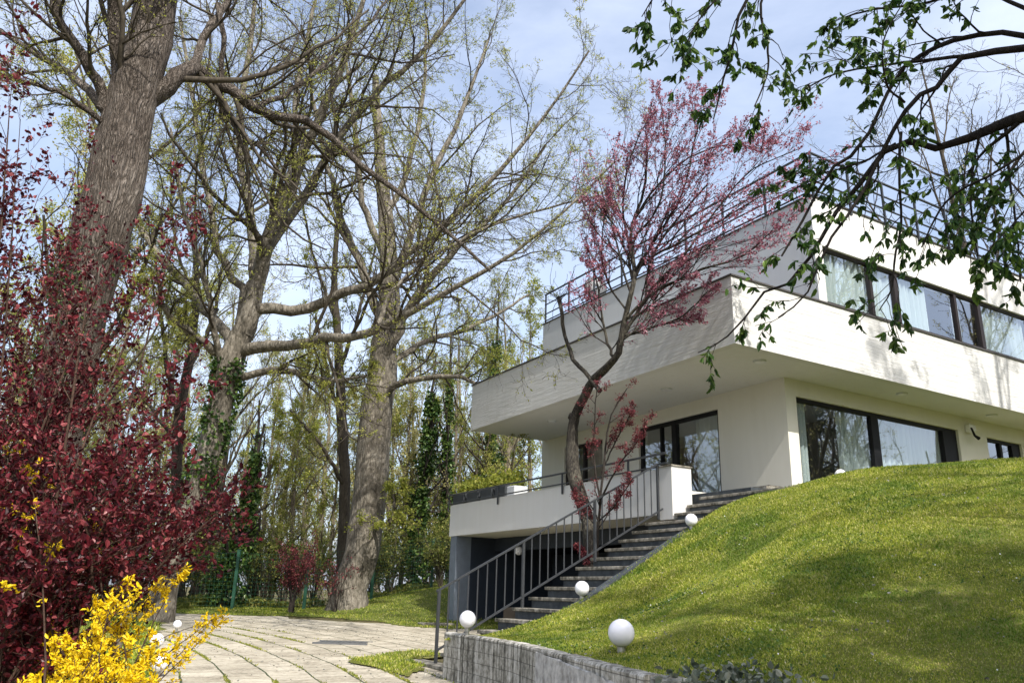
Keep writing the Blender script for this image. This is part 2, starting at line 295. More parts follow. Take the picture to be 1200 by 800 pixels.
h1 = N(n, 'ShaderNodeMath', op='SUBTRACT'); L(fn.outputs[0], h1.inputs[0]); L(bk.outputs['Fac'], h1.inputs[1])
h2 = N(n, 'ShaderNodeMath', op='SUBTRACT'); L(h1.outputs[0], h2.inputs[0]); L(lt.outputs[0], h2.inputs[1])
bp = N(n, 'ShaderNodeBump', Strength=.7, Distance=.02); L(h2.outputs[0], bp.inputs['Height']); L(bp.outputs[0], b.inputs['Normal'])

# ------------------------------------------------------------------ mesh building
def norm(a): return a / np.maximum(np.linalg.norm(a, axis=-1, keepdims=True), 1e-9)
class MB:
    """collects boxes, tubes, leaves; link() makes ONE mesh object"""
    def __init__(s): s.v = []; s.f4 = []; s.f3 = []; s.n = 0; s.ch = {}
    def add(s, v, f):
        v = np.asarray(v, float).reshape(-1, 3); f = np.asarray(f, int)
        (s.f4 if f.shape[1] == 4 else s.f3).append(f + s.n); s.v.append(v); s.n += len(v)
    def box(s, a, b):
        (x0, y0, z0), (x1, y1, z1) = a, b
        v = [(x0, y0, z0), (x1, y0, z0), (x1, y1, z0), (x0, y1, z0), (x0, y0, z1), (x1, y0, z1), (x1, y1, z1), (x0, y1, z1)]
        s.add(v, [(0, 3, 2, 1), (4, 5, 6, 7), (0, 1, 5, 4), (1, 2, 6, 5), (2, 3, 7, 6), (3, 0, 4, 7)])
    def hexa(s, v): s.add(v, [(0, 3, 2, 1), (4, 5, 6, 7), (0, 1, 5, 4), (1, 2, 6, 5), (2, 3, 7, 6), (3, 0, 4, 7)])
    def tube(s, P, Rr, sides=8, cap=True):
        P = np.asarray(P, float); s.tubes(P[None], np.asarray(Rr, float)[None], sides)
        if cap:
            n = len(P); base = s.n - n * sides
            for k, flip in ((0, True), (n - 1, False)):
                c = s.n; ring = base + k * sides + np.arange(sides)
                s.v.append(P[k:k + 1]); s.n += 1
                nx = np.roll(ring, -1); cc = np.full(sides, c)
                s.f3.append(np.stack([cc, nx, ring] if flip else [cc, ring, nx], 1))
    def tubes(s, P, Rr, sides, lump=0, rng=None):
        m, n, _ = P.shape
        if m == 0: return
        T = np.empty_like(P); T[:, 1:-1] = P[:, 2:] - P[:, :-2]; T[:, 0] = P[:, 1] - P[:, 0]; T[:, -1] = P[:, -1] - P[:, -2]
        T = norm(T); mean = norm(P[:, -1] - P[:, 0]); ax = np.argmin(np.abs(mean), 1); ref = np.eye(3)[ax][:, None, :]
        A = norm(np.cross(T, np.broadcast_to(ref, T.shape))); B = np.cross(T, A)
        an = np.arange(sides) * 2 * np.pi / sides
        rr = Rr[:, :, None] * np.ones(sides)
        if lump:
            ph = rng.uniform(0, 6.28, (m, 1, 4)); zz = np.linspace(0, 1, n)[None, :, None]
            rr = rr * (1 + lump * (np.sin(3 * an + ph[..., :1] + 3 * zz) * .5 + np.sin(2 * an + ph[..., 1:2] - 5 * zz) * .5 + .35 * np.sin(5 * an + ph[..., 2:3] + 9 * zz)) + lump * .35 * rng.normal(size=(m, n, sides)))
        V = P[:, :, None] + rr[..., None] * (np.cos(an)[:, None] * A[:, :, None] + np.sin(an)[:, None] * B[:, :, None])
        i = (np.arange(m)[:, None, None] * n + np.arange(n - 1)[None, :, None]) * sides
        j = np.arange(sides); j2 = (j + 1) % sides
        f = np.stack([i + j, i + j2, i + sides + j2, i + sides + j], -1).reshape(-1, 4)
        s.add(V.reshape(-1, 3), f)
    def leaves(s, P, D, size, wr=.5, rng=None, fold=.15, oval=False, face=None):
        P = np.asarray(P); D = norm(D); m = len(P)
        if m == 0: return
        size = np.broadcast_to(size, (m,))[:, None]
        S = norm(np.cross(D, rng.normal(size=(m, 3)) + (0 if face is None else face))); Nn = np.cross(S, D)
        w_ = size * wr
        if oval:
            pts = [P, P + D * size * .25 + S * w_ * .42 + Nn * w_ * fold, P + D * size * .65 + S * w_ * .42 + Nn * w_ * fold - D * 0, P + D * size - Nn * size * .1,
                   P + D * size * .65 - S * w_ * .42 + Nn * w_ * fold, P + D * size * .25 - S * w_ * .42 + Nn * w_ * fold]
            V = np.stack(pts, 1); k = np.arange(m)[:, None] * 6
            f = np.concatenate([k + [0, 1, 2, 3], k + [0, 3, 4, 5]], 0)
        else:
            V = np.stack([P, P + D * size * .5 + S * w_ * .5 + Nn * w_ * fold, P + D * size, P + D * size * .5 - S * w_ * .5 + Nn * w_ * fold], 1)
            f = np.arange(m)[:, None] * 4 + np.arange(4)
        s.add(V.reshape(-1, 3), f)
    def sphere(s, c, r, seg=32, rings=18):
        th = np.linspace(0, np.pi, rings + 1); ph = np.arange(seg) * 2 * np.pi / seg
        V = np.stack([np.sin(th)[:, None] * np.cos(ph), np.sin(th)[:, None] * np.sin(ph), np.cos(th)[:, None] * np.ones(seg)], -1) * r + np.asarray(c)
        i = np.arange(rings)[:, None] * seg; j = np.arange(seg); j2 = (j + 1) % seg
        s.add(V.reshape(-1, 3), np.stack([i + j, i + seg + j, i + seg + j2, i + j2], -1).reshape(-1, 4))
    def mesh(s, name, mat, smooth=False):
        me = bpy.data.meshes.new(name); V = np.concatenate(s.v) if s.v else np.zeros((0, 3))
        f4 = np.concatenate(s.f4) if s.f4 else np.zeros((0, 4), int); f3 = np.concatenate(s.f3) if s.f3 else np.zeros((0, 3), int)
        me.vertices.add(len(V)); me.vertices.foreach_set('co', V.astype(np.float32).ravel())
        nl = f4.size + f3.size; me.loops.add(nl); me.loops.foreach_set('vertex_index', np.concatenate([f4.ravel(), f3.ravel()]).astype(np.int32))
        me.polygons.add(len(f4) + len(f3))
        st = np.concatenate([np.arange(len(f4)) * 4, f4.size + np.arange(len(f3)) * 3]).astype(np.int32)
        me.polygons.foreach_set('loop_start', st)
        me.polygons.foreach_set('use_smooth', np.full(len(st), smooth))
        me.update(calc_edges=True); me.validate()
        me.materials.append(MATS[mat]); return me
    def link(s, name, mat, parent=None, smooth=False, org=None):
        if org is not None and s.v: s.v = [np.concatenate(s.v) - np.asarray(org)]
        o = bpy.data.objects.new(name, s.mesh(name, mat, smooth)); COL.objects.link(o)
        if parent: o.parent = parent
        elif org is not None: o.location = org
        return o
def tag(o, label=None, cat=None, group=None, kind=None):
    if label: o['label'] = label
    if cat: o['category'] = cat
    if group: o['group'] = group
    if kind: o['kind'] = kind
    return o
def empty(name, loc, rz=0.0, **k):
    o = bpy.data.objects.new(name, None); COL.objects.link(o); o.location = [float(x) for x in loc]; o.rotation_euler = (0, 0, rz)
    o.empty_display_size = .3
    return tag(o, **k)
def copy_tree(o, parent=None, loc=None, rz=None, sc=None, label=None):
    c = o.copy(); COL.objects.link(c)
    if parent: c.parent = parent
    if loc is not None: c.location = [float(x) for x in loc]
    if rz is not None: c.rotation_euler = (0, 0, rz)
    if sc is not None: c.scale = (sc, sc, sc)
    if label: c['label'] = label
    for ch in list(o.children): copy_tree(ch, c)
    return c

# ------------------------------------------------------------------ ground
def drive_z(x, y): return .2 + .03 * np.maximum(y, -5)
def sstep(a, b, x):
    t_ = np.clip((x - a) / (b - a), 0, 1); return t_ * t_ * (3 - 2 * t_)
def ground_z(x, y):
    z = .2 + .03 * np.clip(y, -5, 26)
    z = z + .85 * sstep(-7, -1.5, x) * sstep(21, 29, y)          # lawn rising towards the garage side
    return z - .012
def grid(mb, xs, ys, zf, mask=None):
    X, Y = np.meshgrid(xs, ys, indexing='ij'); Z = zf(X, Y)
    nx, ny = X.shape; V = np.stack([X, Y, Z], -1).reshape(-1, 3)
    i, j = np.meshgrid(np.arange(nx - 1), np.arange(ny - 1), indexing='ij'); k = (i * ny + j).ravel()
    f = np.stack([k, k + ny, k + ny + 1, k + 1], 1)
    if mask is not None:
        cx = V[f].mean(1); f = f[mask(cx[:, 0], cx[:, 1])]
    used = np.unique(f); mp_ = -np.ones(len(V), int); mp_[used] = np.arange(len(used))
    mb.add(V[used], mp_[f])
def inpoly(x, y, poly):
    c = np.zeros(np.shape(x), bool); p = np.asarray(poly)
    for a, b in zip(p, np.roll(p, -1, 0)):
        cond = ((a[1] > y) != (b[1] > y)) & (x < (b[0] - a[0]) * (y - a[1]) / (b[1] - a[1] + 1e-12) + a[0]); c ^= cond
    return c
mb = MB()
xs = np.concatenate([[-900, -400, -200, -100, -60], np.arange(-40, 41, 1.0), [60, 100, 200, 400, 900]])
ys = np.concatenate([[-900, -300, -100, -50], np.arange(-30, 61, 1.0), [80, 120, 200, 400, 900, 2500]])
grid(mb, xs, ys, ground_z)
tag(mb.link('ground', 'litter'), kind='structure')
DRIVE = [(-2.6, -6), (-3.3, 4), (-3.7, 8), (-4.1, 10.4), (-5.0, 12.4), (-6.1, 15.2), (-7.8, 19.5), (-9.6, 23.5), (-7.5, 24), (-5.6, 23.5), (-3.2, 22.2), (-1.9, 20.8), (1.5, 20.6), (6, 17), (3.5, 12.5), (-.8, 13.6), (-1.3, 14.7),
         (-2.3, 13.2), (-1.4, 11.7), (-1.15, 12.8), (-.2, 12.2), (-.45, 10.6), (.2, 8), (.9, 5), (2, 2), (3, -6)]
def wob(x, y): return x + .09 * np.sin(y * 3.1) + .05 * np.sin(y * 7.7 + x), y + .09 * np.sin(x * 4.3) + .05 * np.sin(x * 9 + y)
mb = MB(); grid(mb, np.arange(-10.5, 7, .12), np.arange(-6, 24.5, .12), lambda x, y: .2 + .03 * y + .004, lambda x, y: inpoly(*wob(x, y), DRIVE))
tag(mb.link('driveway', 'paving'), kind='structure')
# lawn beyond the drive
FAR = [(-9.6, 23.1), (-5.6, 23.05), (-3.2, 21.75), (-1.9, 20.4), (1.5, 20.2), (2, 31), (-9.5, 27.8)]
mb = MB(); grid(mb, np.arange(-10, 2.5, .2), np.arange(20, 31.5, .2), lambda x, y: ground_z(x, y) + .02, lambda x, y: inpoly(*wob(x, y), FAR))
tag(mb.link('far_lawn', 'turf_far'), kind='structure')
VERGE = [(-1.15, 14.7), (-.95, 14.0), (-1.5, 13.45), (-1.1, 12.5), (-1.35, 11.4), (-2.4, 13.2), (-1.5, 14.8)]
mb = MB(); grid(mb, np.arange(-2.6, -.5, .06), np.arange(10.5, 15, .06), lambda x, y: ground_z(x, y) + .035, lambda x, y: inpoly(*wob(x, y), VERGE))
tag(mb.link('grass_verge', 'turf'), kind='structure')
LV = [(-3.75, 8), (-4.15, 10.4), (-5.05, 12.4), (-6.15, 15.2), (-7.85, 19.5), (-10, 21), (-8.8, 16), (-7.3, 12), (-6.3, 8)]
mb = MB(); grid(mb, np.arange(-10, -3, .1), np.arange(8, 21, .1), lambda x, y: ground_z(x, y) + .02, lambda x, y: inpoly(*wob(x, y), LV))
tag(mb.link('left_verge', 'turf'), kind='structure')

# lawn mound: thin-plate surface through surveyed heights
WALLZ = 1.12
wp = [atz(521, 740, WALLZ), atz(560, 745.5, WALLZ), atz(600, 752, WALLZ), atz(672, 770, WALLZ), atz(755, 790, WALLZ)]
cp = []
for p in wp: cp.append((p[0], p[1], 1.06))
for (u_, v_, z_) in [(9.9, 5.4, 1.09), (9.9, 6.2, 1.26), (9.9, 7.0, 1.53), (9.9, 7.8, 1.95), (9.9, 8.4, 2.28), (9.9, 9.2, 2.70), (9.9, 10, 3.12), (9.9, 10.7, 3.36), (10, 11.5, 3.42), (11, 13, 3.5), (11, 16, 3.62), (11, 22, 3.62), (11, 30, 3.6)]:
    p = w(u_, v_, z_); cp.append(tuple(p))
for az, d, te in [(16.5, 15.3, .110), (18, 14.9, .120), (20.6, 14.3, .135), (23.3, 13.8, .145), (28.3, 13.3, .149), (32.9, 13.1, .151), (40, 13, .15), (52, 13, .15)]:
    cp.append((d * math.sin(rad(az)), d * math.cos(rad(az)), 1.6 + te * d))
for az, d, z_ in [(9, 6.0, 1.08), (20, 6.0, 1.1), (33, 6.0, 1.12), (33, 4.0, .75), (48, 6, 1.1), (60, 5, .9), (60, 12, 2.9), (33, 9.5, 2.35), (20, 9.5, 2.15), (14, 9.5, 1.72), (26, 16, 3.62), (36, 17, 3.62), (50, 20, 3.62), (10, 11, 1.55)]:
    cp.append((d * math.sin(rad(az)), d * math.cos(rad(az)), z_))
cp = np.array(cp)
def tps(r2): return np.where(r2 > 0, .5 * r2 * np.log(np.maximum(r2, 1e-12)), 0)
n_ = len(cp); K = tps(((cp[:, None, :2] - cp[None, :, :2]) ** 2).sum(-1)) + np.eye(n_) * .12
Pm = np.hstack([np.ones((n_, 1)), cp[:, :2]]); A_ = np.block([[K, Pm], [Pm.T, np.zeros((3, 3))]])
sol = np.linalg.solve(A_, np.concatenate([cp[:, 2], np.zeros(3)]))
def lawn_z(x, y):
    x = np.asarray(x, float); y = np.asarray(y, float); q = np.stack([x.ravel(), y.ravel()], 1)
    z = tps(((q[:, None] - cp[None, :, :2]) ** 2).sum(-1)) @ sol[:n_] + sol[n_] + q @ sol[n_ + 1:]
    z = np.minimum(z, 3.66) + .012 * np.sin(q[:, 0] * 2.3 + q[:, 1]) + .01 * np.sin(q[:, 1] * 3.7 - q[:, 0] * 1.3)
    return z.reshape(x.shape)
pw = [tuple(p[:2]) for p in wp]
a0 = w(9.95, 4.9, 0); a1 = w(9.95, 10.7, 0); a2 = w(11.3, 13.3, 0)
LAWN = [(pw[0][0] + .1, pw[0][1] + .0)] + [(p[0] + .12, p[1]) for p in pw[1:]] + [(1.25, 4.6), (1.9, 3.4), (4, 2), (16, 2), (26, 26), tuple(w(11.3, 30, 0)[:2]), tuple(a2[:2]), tuple(a1[:2]), tuple(a0[:2])]
mb = MB(); grid(mb, np.arange(-1.2, 26, .11), np.arange(2, 26, .11), lawn_z, lambda x, y: inpoly(x, y, LAWN))
tag(mb.link('lawn_mound', 'turf', smooth=True), kind='structure')

# grass blades (nobody could count them)
rng = np.random.default_rng(5)
def blades(name, poly, zf, nb, box_, h0, h1, dens=None, lab=None):
    x = rng.uniform(box_[0], box_[1], nb); y = rng.uniform(box_[2], box_[3], nb)
    k = inpoly(x, y, poly)
    d = np.hypot(x, y); k &= rng.random(nb) < np.clip((10.0 / np.maximum(d, .1)) ** 1.6, .12, 1)
    az = np.degrees(np.arctan2(x, y)); k &= (az < 50) & (az > -36)
    x = x[k]; y = y[k]; d = d[k]
    z = zf(x, y); P = np.stack([x, y, z - .004], 1)
    hN = .5 + .5 * np.sin(x * 1.7 + np.sin(y * 2.1) * 1.5) * np.sin(y * 1.3 + 1)
    h = rng.uniform(h0, h1, len(x)) * (.75 + .5 * hN)
    D = np.stack([rng.normal(0, .55, len(x)), rng.normal(0, .55, len(x)), np.ones(len(x))], 1)
    b_ = MB(); b_.leaves(P, D, h * np.clip(d / 9, .9, 1.5), .26, rng, 0, face=None)
    return tag(b_.link(name, 'blade'), lab, 'grass', kind='stuff')
blades('lawn_grass', LAWN, lawn_z, 2300000, (-1, 15, 3.4, 17), .014, .034, lab='short sunlit mown grass covering the sloping mound')
blades('verge_grass', VERGE, lambda x, y: ground_z(x, y) + .035, 16000, (-2.6, -.6, 10.5, 14.8), .015, .04, lab='ragged grass on the small verge beside the lowest steps')
blades('verge_grass', LV, lambda x, y: ground_z(x, y) + .02, 60000, (-10, -3.4, 8, 21), .03, .08, lab='long dry grass along the left edge of the paved drive')
blades('verge_grass', FAR, lambda x, y: ground_z(x, y) + .02, 220000, (-9.5, 2, 20.4, 31), .02, .045, lab='grass of the far lawn beyond the paved drive')

def strew(name, mat, num, s0, s1, lab, cat, up, wr, patch=0.0):
    x = rng.uniform(-.8, 9, num); y = rng.uniform(4, 15, num); k = inpoly(x, y, LAWN)
    if patch: k &= (np.sin(x * 2.1 + 1) * np.sin(y * 1.7) + rng.normal(0, .35, num)) > patch
    x, y = x[k], y[k]; z = lawn_z(x, y); g = MB(); g.leaves(np.stack([x, y, z + rng.uniform(.008, .03, len(x))], 1), np.stack([rng.normal(size=len(x)), rng.normal(size=len(x)), rng.normal(up, .2, len(x))], 1), rng.uniform(s0, s1, len(x)), wr, rng, .12, True)
    return tag(g.link(name, mat), lab, cat, kind='stuff')
strew('lawn_litter', 'rubble', 1500, .012, .04, 'small dry leaves and twigs lying on the mound lawn', 'leaf litter', .1, .6)
strew('lawn_daisies', 'white_plastic', 1400, .008, .016, 'tiny white daisies and petals dotted over the mound lawn', 'daisies', .3, 1.0, .1)
strew('lawn_clover', 'leaf_clover', 26000, .012, .03, 'low broad leaved clover patches in the mound lawn', 'clover', .6, .9, .35)
# moss tufts in the drive joints
Cx, Cy = -25.5, 1.4
nb = 15000; rr_ = (np.round(rng.uniform(22, 26.5, nb) / .533) * .533) + rng.normal(0, .014, nb); th_ = rng.uniform(.30, .75, nb)
keep = (np.sin(th_ * 60 + rr_ * 3) + np.sin(th_ * 23 - rr_) + rng.normal(0, .6, nb)) > .5
xx = (Cx + rr_ * np.cos(th_))[keep]; yy = (Cy + rr_ * np.sin(th_))[keep]; kk = inpoly(xx, yy, DRIVE); xx = xx[kk]; yy = yy[kk]
mb = MB(); mb.leaves(np.stack([xx, yy, .2 + .03 * yy], 1), np.stack([rng.normal(0, .7, len(xx)), rng.normal(0, .7, len(xx)), np.ones(len(xx))], 1), rng.uniform(.02, .05, len(xx)), .4, rng)
tag(mb.link('joint_moss', 'leaf_spring'), 'moss and weeds growing in the joints of the paved drive', 'moss', kind='stuff')
p = at(511, 731, 21.3); g = MB(); g.box((-.42, -.22, -.12), (.42, .22, .07)); o = g.link('concrete_block', 'step_tread'); o.location = (p[0], p[1], drive_z(0, p[1])); o.rotation_euler = (0, 0, .4)
o.modifiers.new('b', 'BEVEL').width = .015; tag(o, 'single low concrete block on the drive beside the garage pillar', 'concrete block')
# drain cover
mb = MB(); c_ = (-2.98, 15.96)
for k in range(9): mb.box((c_[0] - .45 + k * .1, c_[1] - .28, drive_z(0, c_[1]) + .0), (c_[0] - .38 + k * .1, c_[1] + .28, drive_z(0, c_[1]) + .022))
mb.box((c_[0] - .5, c_[1] - .34, drive_z(0, c_[1]) - .05), (c_[0] + .5, c_[1] - .28, drive_z(0, c_[1]) + .025)); mb.box((c_[0] - .5, c_[1] + .28, drive_z(0, c_[1]) - .05), (c_[0] + .5, c_[1] + .34, drive_z(0, c_[1]) + .025))
tag(mb.link('drain_cover', 'iron_grey'), 'brown iron drain grating set into the paved drive', 'drain cover')

# ------------------------------------------------------------------ house
HO = w(11.0, 13.0, 3.6); HR = math.atan2(VV[1], VV[0])
def hp(v, u, z): return (v - 13.0, u - 11.0, z - 3.6)      # local coordinates of everything square with the house
class HB(MB):
    def b(s, v0, v1, u0, u1, z0, z1): s.box(hp(v0, u0, z0), hp(v1, u1, z1)); return s
house = empty('villa', HO, HR, label='white modernist two storey villa with a wide cantilevered balcony above the mound', cat='house')
def wall_holes(mb, axis, p0, thick, a0, a1, z0, z1, holes):
    """axis 'u': wall plane at u=p0 (outer), running along v; axis 'v': plane at v=p0, running along u; thickness goes inwards (+)."""
    As = sorted({a0, a1, *[h[0] for h in holes], *[h[1] for h in holes]}); Zs = sorted({z0, z1, *[h[2] for h in holes], *[h[3] for h in holes]})
    def pt(a, t_, z): return hp(a, p0 + t_, z) if axis == 'u' else hp(p0 + t_, a, z)
    inside = lambda a, z: any(h[0] < a < h[1] and h[2] < z < h[3] for h in holes)
    V = {}; idx = []; F_ = []
    def vid(a, t_, z):
        k = (a, t_, z)
        if k not in V: V[k] = len(idx); idx.append(pt(a, t_, z))
        return V[k]
    for i in range(len(As) - 1):
        for j in range(len(Zs) - 1):
            A, B, Z0, Z1 = As[i], As[i + 1], Zs[j], Zs[j + 1]; ma, mz = (A + B) / 2, (Z0 + Z1) / 2
            if inside(ma, mz): continue
            for t_ in (0, thick): F_.append((vid(A, t_, Z0), vid(B, t_, Z0), vid(B, t_, Z1), vid(A, t_, Z1)))
            for (na, nz_, e) in (((As[i - 1] + A) / 2 if i else None, mz, (A, Z0, A, Z1)), ((B + As[i + 2]) / 2 if i + 2 < len(As) else None, mz, (B, Z0, B, Z1)),
                                 (ma, (Zs[j - 1] + Z0) / 2 if j else None, (A, Z0, B, Z0)), (ma, (Z1 + Zs[j + 2]) / 2 if j + 2 < len(Zs) else None, (A, Z1, B, Z1))):
                if na is None or nz_ is None or inside(na, nz_):
                    F_.append((vid(e[0], 0, e[1]), vid(e[2], 0, e[3]), vid(e[2], thick, e[3]), vid(e[0], thick, e[1])))
    mb.add(np.array(idx), np.array(F_))
UG, UT, VW = 11.08, 10.03, 13.03
gR = [(13.35, 19.06, 3.75, 5.75), (20.27, 21.84, 4.7, 5.72)]
gL = [(13.03 - 0, 15.84, 3.72, 5.78), (17.36, 19.2, 4.3, 5.74)]
gL[0] = (13.02, 15.84, 3.72, 5.78)
mb = HB(); wall_holes(mb, 'u', UG, .3, VW, 27, 3.0, 6.12, gR); wall_holes(mb, 'v', VW, .3, UG + .3, 20.4, 3.0, 6.12, gL)
mb.b(VW + .3, 27, 20.1, 20.4, 3.0, 6.12); mb.b(27, 27.3, UG, 20.4, 3.0, 6.12)
mb.link('ground_floor_wall', 'render_cream', house)
wins = [(13.27, 14.86, 'w'), (14.86, 15.74, 'n'), (15.74, 18.0, 'w'), (18.0, 18.97, 'n'), (18.97, 21.2, 'w'), (21.2, 22.1, 'n'), (22.1, 24.4, 'w')]
mb = HB(); wall_holes(mb, 'u', UT, .3, VW, 27, 7.46, 9.85, [(13.27, 24.4, 7.50, 8.77)])
mb.b(27, 27.3, UT, 20.45, 6.1, 9.85); mb.b(VW + .3, 27, 20.15, 20.45, 6.1, 9.85)
mb.link('upper_wall', 'render_white', house)
mb = HB(); mb.b(VW, VW + .3, UT + .3, 20.45, 7.2, 9.85); mb.b(VW - .003, VW - .001, UT, UT + .31, 7.46, 9.85); mb.link('return_wall', 'render_grey_and_shade', house)  # white wall's side away from the sun, its shade put into a greyer colour
mb = HB(); mb.b(VW + .3, 27, UT + .3, 20.15, 9.5, 9.7); mb.link('roof', 'coping', house)
mb = HB()
mb.b(VW - .03, 27.3, UT - .03, UT + .33, 9.853, 9.885); mb.b(VW - .03, VW + .33, UT + .33, 20.48, 9.853, 9.885)
mb.b(10.47, 10.71, 9.95, 20.31, 7.423, 7.455); mb.b(10.71, 27.3, 9.95, 10.02, 7.423, 7.455)
mb.link('coping', 'coping', house)
mb = HB(); mb.b(10.5, 10.68, 9.98, 20.28, 6.1, 7.42); mb.b(10.68, 27.3, 9.98, 10.14, 6.1, 7.42); mb.b(10.68, VW, 20.1, 20.28, 6.1, 7.42)
mb.link('balcony_parapet', 'board_white', house)
mb = HB(); mb.b(10.68, 27.3, 10.14, 20.1, 6.104, 6.35); mb.link('balcony_slab', 'render_white', house)
mb = HB(); mb.b(VW + .3, 27, UG + .3, 20.1, 3.3, 3.7); mb.b(17, 17.2, UG + .3, 20.1, 3.7, 6.1); mb.b(VW + .3, 27, 15.4, 15.55, 6.35, 9.5); mb.link('interior_floor', 'interior', house)

def window(axis, p, a0, a1, z0, z1, mull, fw=.07, mat='black_frame', fat=None, curtains=(), name='window', cdepth=.23):
    """frame (with mullions), a pane per light and curtains inside"""
    def bb(mb, a, b, t0, t1, c, d):
        mb.b(a, b, p + t0, p + t1, c, d) if axis == 'u' else mb.b(p + t0, p + t1, a, b, c, d)
    f = HB(); bb(f, a0, a1, .06, .16, z1 - fw, z1); bb(f, a0, a1, .06, .16, z0, z0 + fw); bb(f, a0, a0 + fw, .06, .16, z0 + fw, z1 - fw); bb(f, a1 - fw, a1, .06, .16, z0 + fw, z1 - fw)
    ed = [a0 + fw]
    for m_, mw in mull:
        bb(f, m_ - mw / 2, m_ + mw / 2, .05, .17, z0 + fw, z1 - fw); ed += [m_ - mw / 2, m_ + mw / 2]
    ed.append(a1 - fw)
    fo = f.link(name, mat, house)
    bv = fo.modifiers.new('bevel', 'BEVEL'); bv.width = .006; bv.segments = 2
    for i in range(0, len(ed), 2):
        g = MB(); aa0, aa1, zz0, zz1 = ed[i] - .01, ed[i + 1] + .01, z0 + fw - .01, z1 - fw + .01
        g.add([hp(a_, p + .106, z_) if axis == 'u' else hp(p + .106, a_, z_) for a_, z_ in ((aa0, zz0), (aa1, zz0), (aa1, zz1), (aa0, zz1))], [(0, 1, 2, 3)]); g.link('pane', 'window_glass', fo)
    for c0, c1 in curtains:
        nn = int((c1 - c0) / .025); aa = np.linspace(c0, c1, nn); tt = cdepth + .05 * np.sin(aa * 34 + np.sin(aa * 5) * 2) + .02 * np.sin(aa * 71)
        pts = np.array([[hp(a, p + t_, z) if axis == 'u' else hp(p + t_, a, z) for a, t_ in zip(aa, tt)] for z in (z0 + .02, z1 + .08)]).reshape(-1, 3)
        k = np.arange(nn - 1); g = HB(); g.add(pts, np.stack([k, k + 1, k + nn + 1, k + nn], 1)); g.link('curtain', 'curtain', fo, smooth=True)
window('u', UG, 13.35, 19.06, 3.75, 5.75, [(15.95, .26), (18.75, .5)], .09, 'black_frame', curtains=[(13.6, 13.85), (14.9, 15.9), (16.1, 18.6)])
window('u', UG, 20.27, 21.84, 4.7, 5.72, [(20.95, .1), (21.6, .3)], .08, 'black_frame')
window('v', VW, 13.02, 15.84, 3.72, 5.78, [(14.57, .16), (15.05, .05)], .09, 'black_frame', curtains=[(13.0, 14.5)], name='terrace_door', cdepth=.7)
window('v', VW, 17.36, 19.2, 4.3, 5.74, [(18.3, .08)], .08, 'brown_frame')
window('u', UT, 13.27, 24.4, 7.5, 8.77, [(14.86, .08), (15.74, .14), (18.0, .09), (18.97, .14), (21.2, .09), (22.1, .14)], .06, 'brown_frame',
       curtains=[(13.3, 14.8), (14.9, 15.65), (15.85, 17.0), (18.1, 18.4), (19.1, 21.1), (22.2, 24.3)])
# soffit spot lights
for (u_, v_) in [(10.53, 11.73), (10.5, 16.12), (10.53, 19.63), (13.27, 11.75), (17.7, 11.6)]:
    mb = MB(); x, y, z = hp(v_, u_, 6.1)
    mb.tube([(x, y, z + .004), (x, y, z - .03)], [.13, .12], 24); o = mb.link('soffit_light', 'render_grey_and_shade', house, smooth=False)
    g = MB(); g.tube([(x, y, z - .028), (x, y, z - .036)], [.09, .085], 20); g.link('lens', 'white_plastic', o)
# security lamp by the window
mb = HB(); mb.b(19.35, 19.6, UG - .16, UG, 5.72, 5.92); o = mb.link('floodlight', 'white_plastic', house)
o.modifiers.new('bevel', 'BEVEL').width = .03
mb = MB(); mb.tube([hp(19.4, UG - .02, 5.85), hp(19.38, UG - .16, 5.8), hp(19.4, UG - .2, 5.62), hp(19.5, UG - .24, 5.55)], [.025, .025, .03, .045], 8); mb.link('sensor', 'black_frame', o)

# roof railing
rr = HB(); r0 = 9.89
def rod(mb, a, b, r=.018, sides=6): mb.tube([hp(*a), hp(*b)], [r, r], sides)
for z_ in (10.86, 10.52, 10.2, 9.97): rod(rr, (13.06, 9.96, z_), (27, 9.96, z_), .03 if z_ > 10.8 else .022); rod(rr, (13.06, 9.96, z_), (13.06, 20.4, z_), .03 if z_ > 10.8 else .022)
rr.link('roof_rail', 'rail_metal', house)
for k in range(12):
    v_ = 13.06 + k * 1.2; g = HB(); g.b(v_ - .022, v_ + .022, 9.938, 9.982, 9.7, 10.88); g.link('rail_post', 'rail_metal', house)
for k in range(1, 9):
    u_ = 9.96 + k * 1.3; g = HB(); g.b(13.04, 13.08, u_ - .022, u_ + .022, 9.886, 10.88); g.link('rail_post', 'rail_metal', house)

# terrace with garage below
mb = HB(); mb.b(9.97, 10.13, 11.55, 20.25, 3.10, 3.93); mb.b(9.97, 10.45, 11.2, 11.55, 3.0, 3.955); mb.b(10.13, 13.0, 20.1, 20.25, 3.10, 3.93); mb.link('terrace_parapet', 'render_white', house)
mb = HB(); mb.b(9.95, 10.47, 11.18, 11.57, 3.957, 3.985); mb.link('pier_cap', 'step_tread', house)
mb = HB(); mb.b(10.13, 13.03, 11.55, 20.1, 3.103, 3.6); mb.link('terrace_slab', 'render_cream', house)
mb = HB(); mb.b(10.0, 10.45, 19.85, 20.2, .3, 3.1); mb.link('garage_pillar', 'pillar_blue', house)
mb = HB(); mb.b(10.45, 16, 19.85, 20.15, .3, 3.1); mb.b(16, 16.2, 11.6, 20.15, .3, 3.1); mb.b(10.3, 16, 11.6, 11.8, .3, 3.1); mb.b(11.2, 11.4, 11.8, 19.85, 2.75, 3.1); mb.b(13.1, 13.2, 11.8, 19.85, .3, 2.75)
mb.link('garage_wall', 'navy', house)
mb = HB(); mb.b(11.4, 16, 11.8, 19.85, 3.0, 3.098); mb.link('garage_ceiling', 'black_paint', house)
